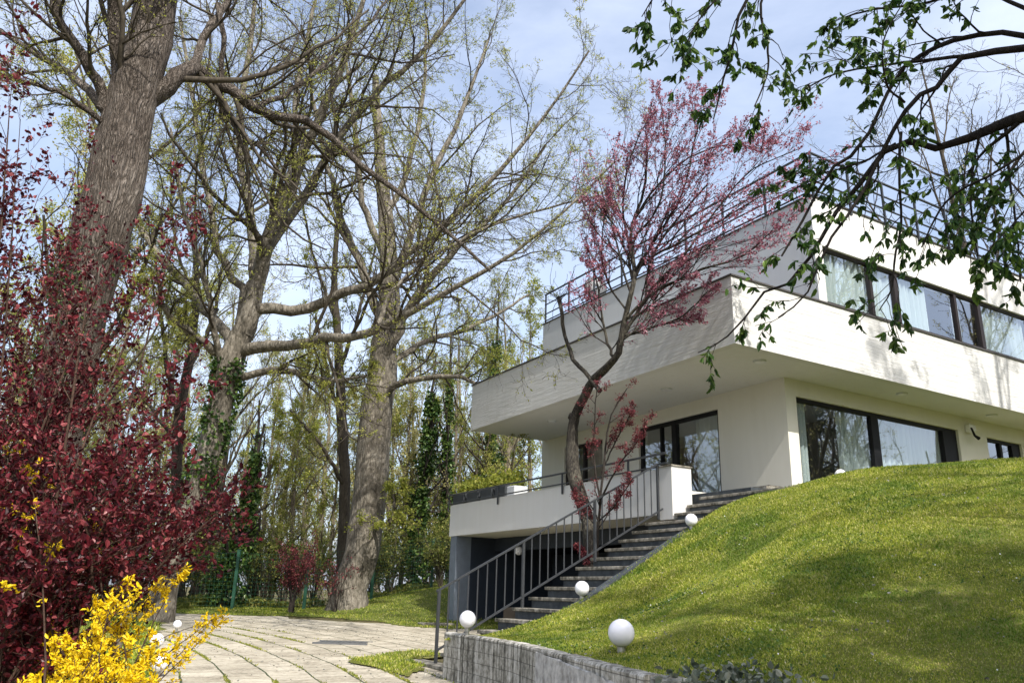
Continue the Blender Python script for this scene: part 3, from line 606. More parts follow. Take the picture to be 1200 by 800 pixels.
# terrace rail
g = HB(); rod(g, (9.93, 20.3, 4.2), (9.93, 11.3, 4.2), .022); rod(g, (9.93, 20.3, 3.97), (9.93, 11.56, 3.97), .016); g.link('terrace_rail', 'rail_metal', house)
for u_ in (20.28, 17.55, 14.7, 12.4): g = HB(); g.b(9.915, 9.945, u_ - .02, u_ + .02, 3.75, 4.2); g.link('rail_post', 'rail_metal', house)
g = MB(); g.sphere(hp(13.0, 17.9, 2.3), .1, 16, 10)
lp_ = av(608, 645, 11.03); o = empty('globe_lamp', lp_, HR, label='dim white globe wall lamp inside the dark garage recess', cat='lamp')
g = MB(); g.sphere((0, 0, 0), .11, 16, 10); g.link('globe', 'globe_glass', o, smooth=True); g = MB(); g.tube([(0.0, 0, 0), (.15, 0, 0)], [.05, .06], 12); g.link('bracket', 'iron_grey', o)

# planters on the terrace
rng = np.random.default_rng(11)
for k, (x0, x1) in enumerate([(535, 548.5), (551, 565), (567, 581), (584, 597)]):
    ua = av(x0 + .5, 580, 10.28) @ UU; ub = av(x1 - .5, 575, 10.28) @ UU
    lab = ['dark grey planter at the outer end of the terrace parapet', 'second dark grey planter from the outer end of the terrace', 'third dark grey planter from the outer end of the terrace', 'dark grey planter beside the pale box on the terrace'][k]
    uc = (ua + ub) / 2; hw = abs(ua - ub) / 2
    o = empty('planter', w(uc, 10.33, 3.6), HR, label=lab, cat='planter', group='planters along the terrace parapet')
    g = MB(); t_ = .03; H = .67
    g.box((-.17, -hw, 0), (.17, hw, .04))
    for (a, b, c, d) in [(-.17, -.14, -hw, hw), (.14, .17, -hw, hw), (-.14, .14, -hw, -hw + t_), (-.14, .14, hw - t_, hw)]: g.box((a, c, .04), (b, d, H))
    bo = g.link('box', 'planter_grey', o); bo.modifiers.new('bevel', 'BEVEL').width = .008
    g = MB(); g.box((-.14, -hw + t_, .04), (.14, hw - t_, H - .05)); g.link('soil', 'soil', o)
    q = 520; P = np.stack([rng.normal(.15, .16, q), rng.uniform(-hw, hw, q), H + np.abs(rng.normal(0, .17, q))], 1); g = MB(); g.leaves(P, rng.normal(size=(q, 3)) + (0, 0, .6), rng.uniform(.07, .13, q), .7, rng)
    pl = g.link('box_plant', 'leaf_spring', None); pl.location = w(uc, 10.33, 3.6); pl.rotation_euler = (0, 0, HR)
    tag(pl, ['low leafy plant in the outermost terrace planter', 'low leafy plant in the second terrace planter from the outer end', 'low leafy plant in the third terrace planter from the outer end', 'low leafy plant in the planter next to the pale box'][k], 'plant', 'plants in the terrace planters')
g = MB(); ua = av(599, 575, 10.4) @ UU; ub = av(610, 575, 10.4) @ UU; g.box((-.2, -abs(ua - ub) / 2, 0), (.2, abs(ua - ub) / 2, .62)); o = g.link('storage_box', 'render_grey_and_shade'); o.location = w((ua + ub) / 2, 10.42, 3.6); o.rotation_euler = (0, 0, HR)
o.modifiers.new('bevel', 'BEVEL').width = .02; tag(o, 'pale grey box standing beside the dark terrace planters', 'box')

# satellite dish on the roof
o = empty('satellite_dish', w(19.3, 14.3, 9.7), HR + 1.2, label='small grey satellite dish on the roof behind the railing', cat='satellite dish')
g = MB(); g.tube([(0, 0, 0), (0, 0, 1.35)], [.03, .03], 10); g.link('mast', 'iron_grey', o)
g = MB(); th = np.linspace(0, 2 * np.pi, 25)[:-1]; V = []; F_ = []
for i, r_ in enumerate((.02, .15, .28, .38)):
    V += [(.05 - .5 * (.38 ** 2 - r_ ** 2) + .1, r_ * math.cos(a), 1.4 + r_ * math.sin(a)) for a in th]
    if i: F_ += [((i - 1) * 24 + j, (i - 1) * 24 + (j + 1) % 24, i * 24 + (j + 1) % 24, i * 24 + j) for j in range(24)]
g.add(V, F_); d_ = g.link('reflector', 'iron_grey', o, smooth=True); sm = d_.modifiers.new('s', 'SOLIDIFY'); sm.thickness = .012
g = MB(); g.tube([(.1, 0, 1.05), (.42, 0, 1.35)], [.012, .012], 6); g.tube([(.4, 0, 1.33), (.5, 0, 1.42)], [.03, .03], 8); g.link('feed_arm', 'iron_grey', o)

# ------------------------------------------------------------------ stairs
st = empty('outdoor_stairs', w(10.8, 5.5, .6), HR, label='weathered concrete stairs climbing from the drive to the terrace', cat='stairs')
def sp(v, u, z): return (v - 5.5, u - 10.8, z - .6)
UL, UR = 11.62, 10.02; rise, run = .1672, .3075
for k in range(-4, 14):
    v_ = 6.59 + run * k; z_ = 1.26 + rise * k; ul = (UL if v_ < 9.9 else 11.17) + (.62 if k == -4 else 0); z_ += .035 if k == -4 else 0
    ur_ = UR if k < 9 else 8.9
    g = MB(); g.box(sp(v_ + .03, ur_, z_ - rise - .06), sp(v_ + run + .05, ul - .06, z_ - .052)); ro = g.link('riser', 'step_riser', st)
    g = MB(); g.box(sp(v_, ur_, z_ - .05), sp(v_ + run + .02, ul, z_)); s_ = g.link('tread', 'step_tread', st); bv = s_.modifiers.new('b', 'BEVEL'); bv.width = .008; bv.segments = 2
g = MB(); g.box(sp(10.6, 9.9, 3.0), sp(12.98, 11.53, 3.5)); g.link('landing', 'step_riser', st)
g = MB(); g.box(sp(10.98, 9.9, 3.51), sp(13.0, 11.53, 3.56)); g.box(sp(11.4, 10.2, 3.562), sp(13.02, 14.5, 3.64)); g.link('landing_slab', 'step_tread', st)
# sloping cheek on the lawn side, body under the steps
g = MB(); q = []
def zs(v): return 1.26 + .5437 * (v - 6.59) + .06
for u_ in (9.84, 10.015):
    pass
va, vb = 5.0, 9.25
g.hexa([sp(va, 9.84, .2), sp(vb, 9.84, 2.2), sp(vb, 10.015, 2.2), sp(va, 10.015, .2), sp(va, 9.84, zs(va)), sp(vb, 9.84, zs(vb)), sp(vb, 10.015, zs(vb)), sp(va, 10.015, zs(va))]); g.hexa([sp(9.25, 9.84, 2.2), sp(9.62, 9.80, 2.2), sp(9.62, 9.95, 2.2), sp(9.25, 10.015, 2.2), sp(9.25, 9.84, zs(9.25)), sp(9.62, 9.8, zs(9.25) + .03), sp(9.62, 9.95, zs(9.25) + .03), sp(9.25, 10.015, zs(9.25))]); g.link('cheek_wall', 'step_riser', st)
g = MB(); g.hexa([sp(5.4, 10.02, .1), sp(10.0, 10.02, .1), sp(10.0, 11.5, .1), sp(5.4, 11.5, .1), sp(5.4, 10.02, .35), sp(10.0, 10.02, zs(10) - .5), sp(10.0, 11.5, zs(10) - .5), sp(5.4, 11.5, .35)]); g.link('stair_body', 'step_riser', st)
# railing
ra = empty('stair_railing', w(11.45, 5.5, .6), HR, label='dark grey metal railing with thin balusters along the stairs', cat='railing')
def rp(v, z, u=11.45): return (v - 5.5, u - 11.45, z - .6)
zt = lambda v: 1.66 + (v - 5.52) * .5404
g = MB(); g.box((0, 0, 0), (0, 0, 0)); g = MB()
def bar(g, a, b, wd=.05, ht=.02):
    a = np.array(a); b = np.array(b); h = np.array([0, 0, ht / 2]); s_ = np.array([0, wd / 2, 0])
    g.hexa([a - s_ - h, b - s_ - h, b + s_ - h, a + s_ - h, a - s_ + h, b - s_ + h, b + s_ + h, a + s_ + h])
bar(g, rp(5.48, zt(5.48)), rp(9.86, zt(9.86)), .05, .03); g.link('top_rail', 'rail_metal', ra)
g = MB(); g.box((4.34, -.27, zt(9.85) - .6 - .012), (4.39, .025, zt(9.85) - .6 + .014)); g.link('return_rail', 'rail_metal', ra)
g = MB(); bar(g, rp(5.5, zt(5.5) - .86), rp(9.95, zt(9.95) - .86), .035, .03); g.link('bottom_rail', 'rail_metal', ra)
posts = [5.52, 6.99, 8.42, 9.85]
for v_ in posts:
    g = MB(); x, y, z = rp(v_, zt(v_)); g.box((x - .02, y - .02, z - (1.03 if v_ < 9.8 else 1.0)), (x + .02, y + .02, z - .012)); g.link('post', 'rail_metal', ra)
for a, b in zip(posts, posts[1:]):
    for k in range(1, 9):
        v_ = a + (b - a) * k / 9; g = MB(); x, y, z = rp(v_, zt(v_)); g.tube([(x, y, z - .85), (x, y, z - .014)], [.012, .012], 6, False); g.link('baluster', 'rail_metal', ra)

# bed beside the stairs (soil)
g = MB(); g.box((0, 0, 0), (2.2, 1.6, 1.1)); o = g.link('planting_bed', 'soil'); o.location = w(11.66, 7.7, .3); o.rotation_euler = (0, 0, HR); tag(o, kind='structure')

# ------------------------------------------------------------------ retaining wall
rw = empty('retaining_wall', (wp[0][0], wp[0][1], .3), 0, label='low weathered concrete retaining wall with a crumbling end holding the lawn mound', cat='retaining wall')
pts = [np.array([p[0], p[1]]) for p in wp]; 
fine = []
for a, b in zip(pts, pts[1:]):
    k = max(2, int(np.linalg.norm(b - a) / .12)); fine += [a + (b - a) * i / k for i in range(k)]
fine.append(pts[-1]); fine = np.array(fine); tg = norm(np.gradient(fine, axis=0)); nr = np.stack([-tg[:, 1], tg[:, 0]], 1)   # to the lawn side
if nr[5][0] < 0: nr = -nr
rng = np.random.default_rng(3)
m_ = len(fine); top = WALLZ + rng.normal(0, .0015, m_); thick = .15
V = []
for i in range(m_):
    a = fine[i]; b = a + nr[i] * thick; dz = top[i]
    for (p, z) in ((a, .1), (a, dz - .018), (a + nr[i] * .015, dz), (b, dz + rng.normal(0, .002)), (b, .3)): V.append((p[0] - wp[0][0], p[1] - wp[0][1], z - .3))
F_ = []
for i in range(m_ - 1):
    for j in range(4): F_.append((i * 5 + j, i * 5 + j + 1, i * 5 + 5 + j + 1, i * 5 + 5 + j))
g = MB(); g.add(V, F_)
g.add([V[k] for k in (0, 1, 2, 3)] , [(0, 1, 2, 3)]); g.add([V[0], V[3], V[4]], [(0, 1, 2)])
g.add([V[-5], V[-4], V[-3], V[-2]], [(0, 1, 2, 3)]); g.add([V[-5], V[-2], V[-1]], [(0, 1, 2)])
g.link('wall', 'concrete_wall', rw)
# rendered patch, a raised skin on the face near the crumbled end
i0, i1 = int(m_ * .56), m_ - 1; V = []; q = i1 - i0 + 1
for s_, off in ((0, -.016), (1, -.002)):
    for i in range(i0, i1 + 1):
        a = fine[i] + nr[i] * off; zt_ = WALLZ - .035 - .10 * ((i - i0) / (i1 - i0)) ** 1.3 + rng.normal(0, .008)
        V += [(a[0] - wp[0][0], a[1] - wp[0][1], .1 - .3), (a[0] - wp[0][0], a[1] - wp[0][1], zt_ - .3)]
F_ = [(2 * i, 2 * i + 2, 2 * i + 3, 2 * i + 1) for i in range(q - 1)] + [(2 * i + 1, 2 * i + 3, 2 * q + 2 * i + 3, 2 * q + 2 * i + 1) for i in range(q - 1)] + [(0, 1, 2 * q + 1, 2 * q)]
g = MB(); g.add(V, F_); g.link('render_patch', 'concrete_patch', rw)
# broken stones on the end of the wall
def stone(c, s, seed):
    r_ = np.random.default_rng(seed); g = MB(); g.sphere((0, 0, 0), 1, 9, 6); V = g.v[0]
    V = np.sign(V) * np.abs(V) ** .6 * np.array(s) * (1 + r_.normal(0, .09, (len(V), 1))); a = r_.uniform(0, 3); V = V @ np.array([[math.cos(a), -math.sin(a), 0], [math.sin(a), math.cos(a), 0], [0, 0, 1]]).T
    g.v = [V]; return g
e = wp[-1]
for k, (dx, dy, dz, s_) in enumerate([(.16, -.12, -.06, (.12, .14, .07)), (.10, -.35, -.12, (.10, .1, .06)), (.30, -.35, -.1, (.14, .09, .05)), (.22, -.62, -.17, (.13, .12, .06)), (.5, -.5, -.14, (.1, .08, .05)), (.48, -.8, -.2, (.15, .1, .06))]):
    o = stone(None, s_, k).link('loose_stone', 'rubble'); o.location = (e[0] + dx, e[1] + dy, WALLZ + dz)
    tag(o, 'broken grey stone lying at the crumbled end of the retaining wall', 'stone', 'loose stones at the wall end')

n = 420; c_ = np.array([e[0] + .55, e[1] - .25]); xy = c_ + rng.normal(0, 1, (n, 2)) * (.24, .16); zz = np.maximum(lawn_z(xy[:, 0], xy[:, 1]), WALLZ - .14) + rng.random(n) * .09
g = MB(); g.leaves(np.column_stack([xy, zz]) - (c_[0], c_[1], WALLZ - .1), rng.normal(size=(n, 3)) + (0, -.4, .1), rng.uniform(.03, .07, n), .75, rng, .12, True); o = g.link('ivy', 'leaf_ivy_grey'); o.location = (c_[0], c_[1], WALLZ - .1)
tag(o, 'dusty grey green ivy spilling over the crumbled end of the retaining wall', 'ivy')

# ------------------------------------------------------------------ globe lamps
def globe(p, r, label, grp='white globe lamps along the stairs and lawn'):
    o = empty('globe_lamp', (p[0], p[1], p[2] - r * 1.5), 0, label=label, cat='lamp', group=grp)
    g = MB(); g.sphere((0, 0, r * 1.5), r, 36, 24); g.link('globe', 'globe_glass', o, smooth=True)
    g = MB(); g.tube([(0, 0, .58 * r), (0, 0, r * .1)], [r * .32, r * .32], 20); g.tube([(0, 0, .05 * r), (0, 0, -.1)], [r * .22, r * .22], 12); g.link('base', 'steel', o)
    g = MB(); g.tube([(0, 0, r * .66), (0, 0, r * .5)], [r * .42, r * .38], 20); g.link('collar', 'steel', o)
def gl_at(px, py, rpx, rm):
    d = ray(px, py); return EYE + d * (F * rm / rpx / (d @ (R @ np.array([0, 0, -1.0]))))
for (px, py, rp_, rm, lab) in [(728, 741, 15.5, .105, 'largest and nearest white globe lamp on the lawn above the retaining wall'), (548, 725, 9.7, .105, 'white globe lamp at the corner of the retaining wall by the railing foot'),
        (682, 689, 8.5, .102, 'white globe lamp halfway down the stairs at the lawn edge'), (810, 609, 7.3, .098, 'white globe lamp near the top of the stairs at the lawn edge'),
        (187, 776, 10, .1, 'nearest white globe lamp on the left edge of the drive among yellow blossom'), (184, 750, 8, .1, 'middle one of three white globe lamps left of the drive'), (208, 731, 4.8, .1, 'small farthest white globe lamp on the left edge of the drive'),
        (901, 574, 5.9, .1, 'white globe lamp half hidden behind the mound by the house corner'), (985, 556, 6.4, .105, 'white globe lamp half hidden behind the mound below the big window')]:
    d = ray(px, py); hit = None                      # slide along the sight line until the lamp stands on its ground
    g0 = gl_at(px, py, rp_, rm); t0 = np.linalg.norm(g0 - EYE)
    for t_ in np.arange(t0 * .8, t0 * 1.35, .02):
        p = EYE + d * t_; gz = float(lawn_z(p[0], p[1])) if px > 400 else float(ground_z(p[0], p[1])) + .03
        if p[2] - rm * 1.5 <= gz + (0.0 if px < 880 else .0) and (px < 600 or px > 300): hit = p; break
        if px > 880 and p[2] - rm * 1.5 > gz and t_ > t0 * 1.3: hit = p
    if px > 880: hit = None
    if 500 < px < 600: hit = None
    globe(hit if hit is not None else g0, rm * (np.linalg.norm((hit if hit is not None else g0) - EYE) / t0), lab)

# ------------------------------------------------------------------ trees
def smooth(ctrl, rads, n, rng=None, wig=0.0):
    """Catmull-Rom through control points (metres), radii interpolated"""
    c = np.asarray(ctrl, float); r_ = np.asarray(rads, float); m = len(c)
    c2 = np.vstack([2 * c[0] - c[1], c, 2 * c[-1] - c[-2]]); t = np.linspace(0, m - 1 - 1e-6, n); i = t.astype(int); f = (t - i)[:, None]
    p0, p1, p2, p3 = c2[i], c2[i + 1], c2[i + 2], c2[i + 3]
    P = .5 * (2 * p1 + (p2 - p0) * f + (2 * p0 - 5 * p1 + 4 * p2 - p3) * f ** 2 + (3 * p1 - p0 - 3 * p2 + p3) * f ** 3)
    Q = np.interp(t, np.arange(m), r_)
    if wig and rng is not None: P[1:-1] += rng.normal(0, 1, (n - 2, 3)) * wig * Q[1:-1, None]
    return P, Q
def spawn(P, Q, k, rng, t0=.2, t1=1.0, L=.5, ang=.8, nseg=5, wig=.18, trop=(0, 0, .05), rr=.5, rmin=.004, end=.3, absL=False, bias=None):
    """k side shoots on each chain of a batch P (m,n,3), Q (m,n)"""
    m, n, _ = P.shape
    t = t0 + (t1 - t0) * (np.arange(k)[None] + rng.random((m, k))) / k
    x = np.clip(t * (n - 1), 0, n - 1.001); i = x.astype(int); f = (x - i)[..., None]; a = np.arange(m)[:, None]
    pos = P[a, i] * (1 - f) + P[a, i + 1] * f; tan = norm(P[a, i + 1] - P[a, i]); pr = Q[a, i] * (1 - f[..., 0]) + Q[a, i + 1] * f[..., 0]
    perp = norm(np.cross(tan, rng.normal(size=tan.shape) + (0 if bias is None else 0)))
    an = ang * rng.uniform(.6, 1.35, (m, k, 1)); d = tan * np.cos(an) + perp * np.sin(an)
    if bias is not None: d = norm(d + np.array(bias))
    pl = np.linalg.norm(P[:, 1:] - P[:, :-1], axis=-1).sum(1)[:, None] if not absL else np.ones((m, 1))
    Lc = (L * pl * (1.15 - .65 * t) * rng.uniform(.55, 1.25, (m, k)))
    out = np.empty((m, k, nseg + 1, 3)); out[:, :, 0] = pos; p = pos; tr = np.array(trop)
    for s_ in range(nseg):
        d = norm(d + rng.normal(0, wig, d.shape) + tr); p = p + d * (Lc / nseg)[..., None]; out[:, :, s_ + 1] = p
    r0 = np.maximum(pr * rr, rmin); Qc = r0[..., None] * np.linspace(1, end, nseg + 1); Qc = np.maximum(Qc, rmin * .8)
    return out.reshape(m * k, nseg + 1, 3), Qc.reshape(m * k, nseg + 1)
def stack(chains, n=14):
    P = []; Q = []
    for a, b in chains:
        t = np.linspace(0, len(a) - 1, n); i = np.minimum(t.astype(int), len(a) - 2); f = t - i
        P.append(a[i] * (1 - f[:, None]) + a[i + 1] * f[:, None]); Q.append(b[i] * (1 - f) + b[i + 1] * f)
    return np.array(P), np.array(Q)
def on_chains(P, Q, num, rng, t0=.3, t1=1.0):
    m, n, _ = P.shape; c = rng.integers(0, m, num); x = np.clip((t0 + (t1 - t0) * rng.random(num)) * (n - 1), 0, n - 1.001); i = x.astype(int); f = (x - i)[:, None]
    return P[c, i] * (1 - f) + P[c, i + 1] * f, norm(P[c, i + 1] - P[c, i])
def clusters(mb, P, Q, num, per, size, rng, spread=.03, t0=.3, wr=.5, hang=0.0, oval=False, fold=.15, along=.5):
    pos, tan = on_chains(P, Q, num, rng, t0); pos = np.repeat(pos, per, 0); tan = np.repeat(tan, per, 0)
    D = norm(rng.normal(size=pos.shape) + tan * along + np.array([0, 0, -hang]))
    mb.leaves(pos + rng.normal(0, spread, pos.shape), D, rng.uniform(size * .6, size * 1.25, len(pos)), wr, rng, fold, oval)

def pixlimb(pts, Y, n=18, rng=None, wig=.25, wk=.92):
    """pts: (x, y, width in px[, depth]) seen from the eye, each at its own distance"""
    c = []; r_ = []
    for p in pts:
        Yd = p[3] if len(p) > 3 else Y; q = at(p[0], p[1], Yd); c.append(q)
        d = float((q - EYE) @ (R @ np.array([0, 0, -1.0]))); r_.append(p[2] / 2 / F * d * wk)
    return smooth(c, r_, n, rng, wig)

def big_tree(name, label, trunkpts, limbs, Y, base, seed, bark='bark_grey', leafmat='leaf_bud', k1=9, k2=8, k3=6, L1=.5, L2=.45, L3=.5, leaves=9000, lsize=.07, per=3, group=None, trop=(0, 0, .025), flare=1.5, trunk_side=0, cat='tree', twigm='bark_twig', lim_t0=.22, k4=0, twk=.88, lwk=.78):
    rng = np.random.default_rng(seed)
    T, TQ = pixlimb(trunkpts, Y, 26, rng, .06, twk)
    root = empty(name, base, 0, label=label, cat=cat)
    if group: root['group'] = group
    # flare the foot and carry it below the ground
    T = np.vstack([[base[0], base[1], base[2] - .4], T]); TQ = np.concatenate([[TQ[0] * flare], TQ]); TQ[1] *= 1 + (flare - 1) * .55; TQ[2] *= 1 + (flare - 1) * .2
    g = MB(); g.tubes(T[None], TQ[None], 28, .055, rng)
    ch = []
    for lp in limbs:
        P, Q = pixlimb(lp, Y, 18, rng, .35, lwk); ch.append((P, Q))
        g.tubes(P[None], Q[None], 14, .05, rng)
    g.v = [np.concatenate(g.v) - np.asarray(base)]
    g.link('trunk', bark, root, smooth=True)
    P0, Q0 = stack(ch, 16)
    if trunk_side:
        Pt, Qt = stack([(T[int(len(T) * .5):], TQ[int(len(T) * .5):] * .3)], 16); Ps, Qs = spawn(Pt, Qt, trunk_side, rng, .1, 1, L1 * .6, .9, 8, .15, trop, .6, .01); P1a = (Ps, Qs)
    P1, Q1 = spawn(P0, Q0, k1, rng, lim_t0, 1, L1, .85, 8, .17, trop, .42, .006)
    if trunk_side:
        t_ = np.linspace(0, P1a[0].shape[1] - 1, 9).astype(int); P1 = np.concatenate([P1, P1a[0]]); Q1 = np.concatenate([Q1, P1a[1]])
    P2, Q2 = spawn(P1, Q1, k2, rng, .15, 1, L2, .8, 6, .2, trop, .5, .0045)
    P3, Q3 = spawn(P2, Q2, k3, rng, .15, 1, L3, .8, 4, .24, trop, .6, .0034)
    g = MB(); g.tubes(P1, Q1, 6); g.tubes(P2, Q2, 4); g.tubes(P3, Q3, 3)
    if k4: P4, Q4 = spawn(P3, Q3, k4, rng, .2, 1, .55, .7, 3, .2, (0, 0, .02), .7, .003); g.tubes(P4, Q4, 3)
    g.v = [np.concatenate(g.v) - np.asarray(base)]; g.link('branches', twigm, root, smooth=True)
    g = MB(); clusters(g, P3, Q3, int(leaves * .8), per, lsize, rng, lsize * .5); clusters(g, P2, Q2, int(leaves * .2), per, lsize, rng, lsize * .5)
    g.v = [np.concatenate(g.v) - np.asarray(base)]; g.link('leaves', leafmat, root)
    return root, T, TQ

def ivy(label, T, TQ, i0, i1, num, seed, size=.09, out=1.15, group=None, side=None):
    rng = np.random.default_rng(seed); g = MB(); n = i1 - i0
    x = i0 + rng.random(num) * n; i = np.clip(x.astype(int), 0, len(T) - 2); f = (x - i)[:, None]; c = T[i] * (1 - f) + T[i + 1] * f; r_ = TQ[i]
    a = rng.uniform(0, 6.283, num)
    if side is not None: a = rng.normal(side, .9, num)
    dens = np.sin(a * 3 + c[:, 2] * 2.3) + np.sin(c[:, 2] * 5.1 + a) + rng.normal(0, .8, num); k = dens > -.4
    off = np.stack([np.cos(a), np.sin(a), np.zeros(num)], 1); P = c + off * (r_ * rng.uniform(.95, out + .12, num) + .02)[:, None]
    D = norm(off * .7 + rng.normal(0, .6, (num, 3)) + (0, 0, -.5)); g.leaves(P[k], D[k], rng.uniform(size * .6, size * 1.2, k.sum()), .8, rng, .1, True)
    b = T[i0]; g.v = [np.concatenate(g.v) - b]; o = g.link('ivy', 'leaf_ivy'); o.location = b
    return tag(o, label, 'ivy', group)
def base_of(px, py, Y): 
    p = at(px, py, Y); return (p[0], p[1], float(ground_z(p[0], p[1])))

# tree 1: the great leaning trunk at the left
Y1 = 11.0
t1 = [(18, 760, 88), (45, 620, 84), (70, 470, 78), (92, 370, 80), (112, 290, 84), (134, 215, 84), (152, 130, 70), (170, 60, 62), (186, -20, 56, 11.3), (200, -130, 46, 11.6), (205, -260, 30, 12)]
l1 = [[(133, 200, 34), (143, 130, 26), (137, 60, 22), (131, -20, 20, 10.6), (126, -140, 14, 10), (110, -260, 8, 10)],
      [(136, 150, 20), (112, 92, 16, 10.7), (76, 32, 14, 10.3), (50, -30, 11, 10), (20, -120, 6, 9.6)],
      [(134, 142, 15), (90, 92, 12, 11.5), (42, 62, 9, 12), (-20, 20, 6, 12.4), (-80, -40, 3, 12.8)],
      [(140, 165, 10), (90, 120, 8, 10.5), (30, 95, 6, 10), (-50, 80, 3, 9.4)],
      [(150, 128, 16, 11.1), (172, 116, 30, 11.1), (200, 90, 26, 11.2), (228, 82, 22, 11.6), (262, 102, 18, 12), (302, 128, 15, 12.4), (365, 148, 12, 13), (430, 200, 9, 13.6), (512, 262, 6, 14), (575, 318, 4, 14.4)],
      [(222, 84, 14, 11.5), (243, 40, 12, 11.9), (275, -10, 9, 12.4), (320, -90, 5, 13)],
      [(255, 5, 8, 12), (262, 50, 8, 12), (258, 95, 7, 12.1), (268, 140, 6, 12.3), (310, 180, 4, 12.7), (350, 235, 3, 13)],
      [(300, 126, 9, 12.4), (350, 100, 7, 13), (420, 40, 5, 14), (470, -20, 3, 14.6)],
      [(182, 20, 26, 11.2), (230, -60, 18, 12), (300, -150, 12, 13), (400, -230, 6, 14)]]
b1 = base_of(18, 760, Y1)
r1_, T1, TQ1 = big_tree('ash_tree', 'huge leaning tree with rough furrowed grey bark behind the dark red shrub at the left', t1, l1, Y1, b1, 21, 'bark_grey', 'leaf_bud', 12, 10, 8, .45, .45, .5, 9000, .04, 3, flare=1.15, twk=.76)
ivy('dark ivy climbing the huge leaning trunk behind the red shrub', T1, TQ1, 6, 11, 1500, 4, .06, 1.12, side=-2.4)

# tree 2: middle left, forked, ivy on its foot
Y2 = 20.0
t2 = [(190, 717, 50), (200, 665, 46), (222, 600, 45), (240, 545, 44), (253, 500, 43), (264, 450, 45), (274, 412, 48), (286, 385, 40), (298, 345, 30), (310, 300, 26), (330, 250, 20), (350, 200, 15, 20.5)]
l2 = [[(284, 395, 30), (300, 330, 25), (316, 280, 22, 19.6), (340, 215, 18, 19), (372, 140, 14, 18.4), (410, 50, 10, 18), (440, -40, 5, 17.8)],
      [(268, 418, 18), (240, 402, 13, 19.6), (206, 376, 11, 19), (185, 352, 9, 18.6), (160, 340, 5, 18.2)],
      [(272, 405, 18), (246, 365, 14, 20.5), (205, 322, 12, 21), (168, 270, 9, 21.4), (140, 200, 5, 22)],
      [(262, 440, 12), (250, 380, 10, 19.4), (238, 320, 8, 18.8), (215, 240, 6, 18.2), (200, 150, 3, 18)],
      [(280, 412, 20), (325, 404, 17, 19.6), (378, 398, 15, 19), (438, 385, 13, 18.2), (500, 356, 10, 17.6), (575, 315, 7, 17), (650, 258, 4, 16.6), (720, 190, 3, 16.4)],
      [(300, 362, 19), (350, 363, 17, 20.4), (400, 348, 15, 20), (462, 312, 12, 19.4), (525, 262, 10, 19), (590, 195, 7, 18.4), (650, 120, 4, 18), (690, 60, 3, 17.8)],
      [(282, 442, 13), (335, 433, 11, 19.6), (384, 445, 7, 19), (430, 440, 4, 18.5)],
      [(300, 340, 18), (294, 260, 15, 20.6), (280, 180, 12, 21), (285, 100, 9, 21.4), (300, 0, 6, 22), (305, -90, 3, 22)],
      [(312, 295, 16), (360, 225, 14, 19.8), (398, 160, 12, 19.2), (440, 110, 10, 19), (500, 55, 7, 18.8), (560, -20, 4, 18.6)],
      [(290, 350, 14), (255, 290, 11, 20), (240, 200, 9, 20), (225, 110, 6, 20), (210, 20, 4, 20)],
      [(330, 250, 12, 20.2), (345, 170, 10, 20.6), (350, 90, 8, 21), (370, 0, 5, 21.6)],
      [(440, 384, 8, 18.2), (470, 330, 7, 18.4), (540, 280, 5, 18.8), (620, 250, 4, 19), (700, 230, 2.5, 19)]]
b2 = base_of(190, 717, Y2)
r2_, T2, TQ2 = big_tree('maple_tree', 'large grey forked tree with spreading limbs left of centre and ivy on its trunk', t2, l2, Y2, b2, 22, 'bark_beech', 'leaf_bud', 15, 10, 8, .45, .45, .52, 26000, .05, 3, flare=1.1, k4=2, twk=.60, lwk=.74)
ivy('glossy ivy sleeve climbing the leaning trunk of the forked grey tree', T2, TQ2, 6, 14, 2600, 7, .11, 1.25)

# tree 3: pale trunk right of it
Y3 = 25.0
t3 = [(405, 718, 46), (414, 680, 40), (426, 635, 40), (434, 580, 39), (439, 520, 38), (444, 460, 36), (450, 410, 31), (455, 360, 26), (455, 300, 21), (450, 240, 17), (444, 170, 13), (440, 90, 8)]
l3 = [[(446, 440, 20), (462, 395, 16, 24.6), (486, 350, 13, 24), (525, 300, 10, 23.4), (590, 240, 6, 23), (640, 170, 3, 22.6)],
      [(452, 390, 16), (430, 330, 13, 25.4), (405, 270, 11, 25.8), (385, 200, 8, 26), (365, 110, 5, 26.4)],
      [(455, 340, 14), (480, 280, 11, 25), (510, 200, 9, 25), (545, 120, 6, 25), (575, 40, 3, 25)],
      [(443, 470, 13), (470, 450, 10, 24.4), (520, 440, 7, 23.8), (570, 455, 5, 23.4), (610, 490, 3, 23)],
      [(426, 600, 8), (445, 612, 7, 24.4), (458, 612, 6, 24), (462, 590, 4, 24), (461, 575, 3, 24)],
      [(450, 300, 11), (425, 230, 9, 24.6), (415, 150, 7, 24.3), (405, 60, 4, 24)],
      [(452, 260, 10), (480, 190, 8, 25.4), (495, 110, 6, 25.8), (500, 20, 3, 26)],
      [(447, 430, 10), (500, 400, 8, 25.5), (560, 380, 6, 26), (620, 345, 3, 26.4)]]
b3 = base_of(405, 718, Y3)
big_tree('linden_tree', 'tall pale barked tree with a stout straight trunk standing at the lawn edge', t3, l3, Y3, b3, 23, 'bark_beech', 'leaf_spring', 12, 9, 8, .45, .45, .5, 9500, .072, 3, flare=1.2, twk=.98)
t3b = [(398, 716, 16), (402, 640, 15), (404, 560, 14), (400, 480, 13), (396, 400, 11), (392, 320, 8), (398, 230, 5)]
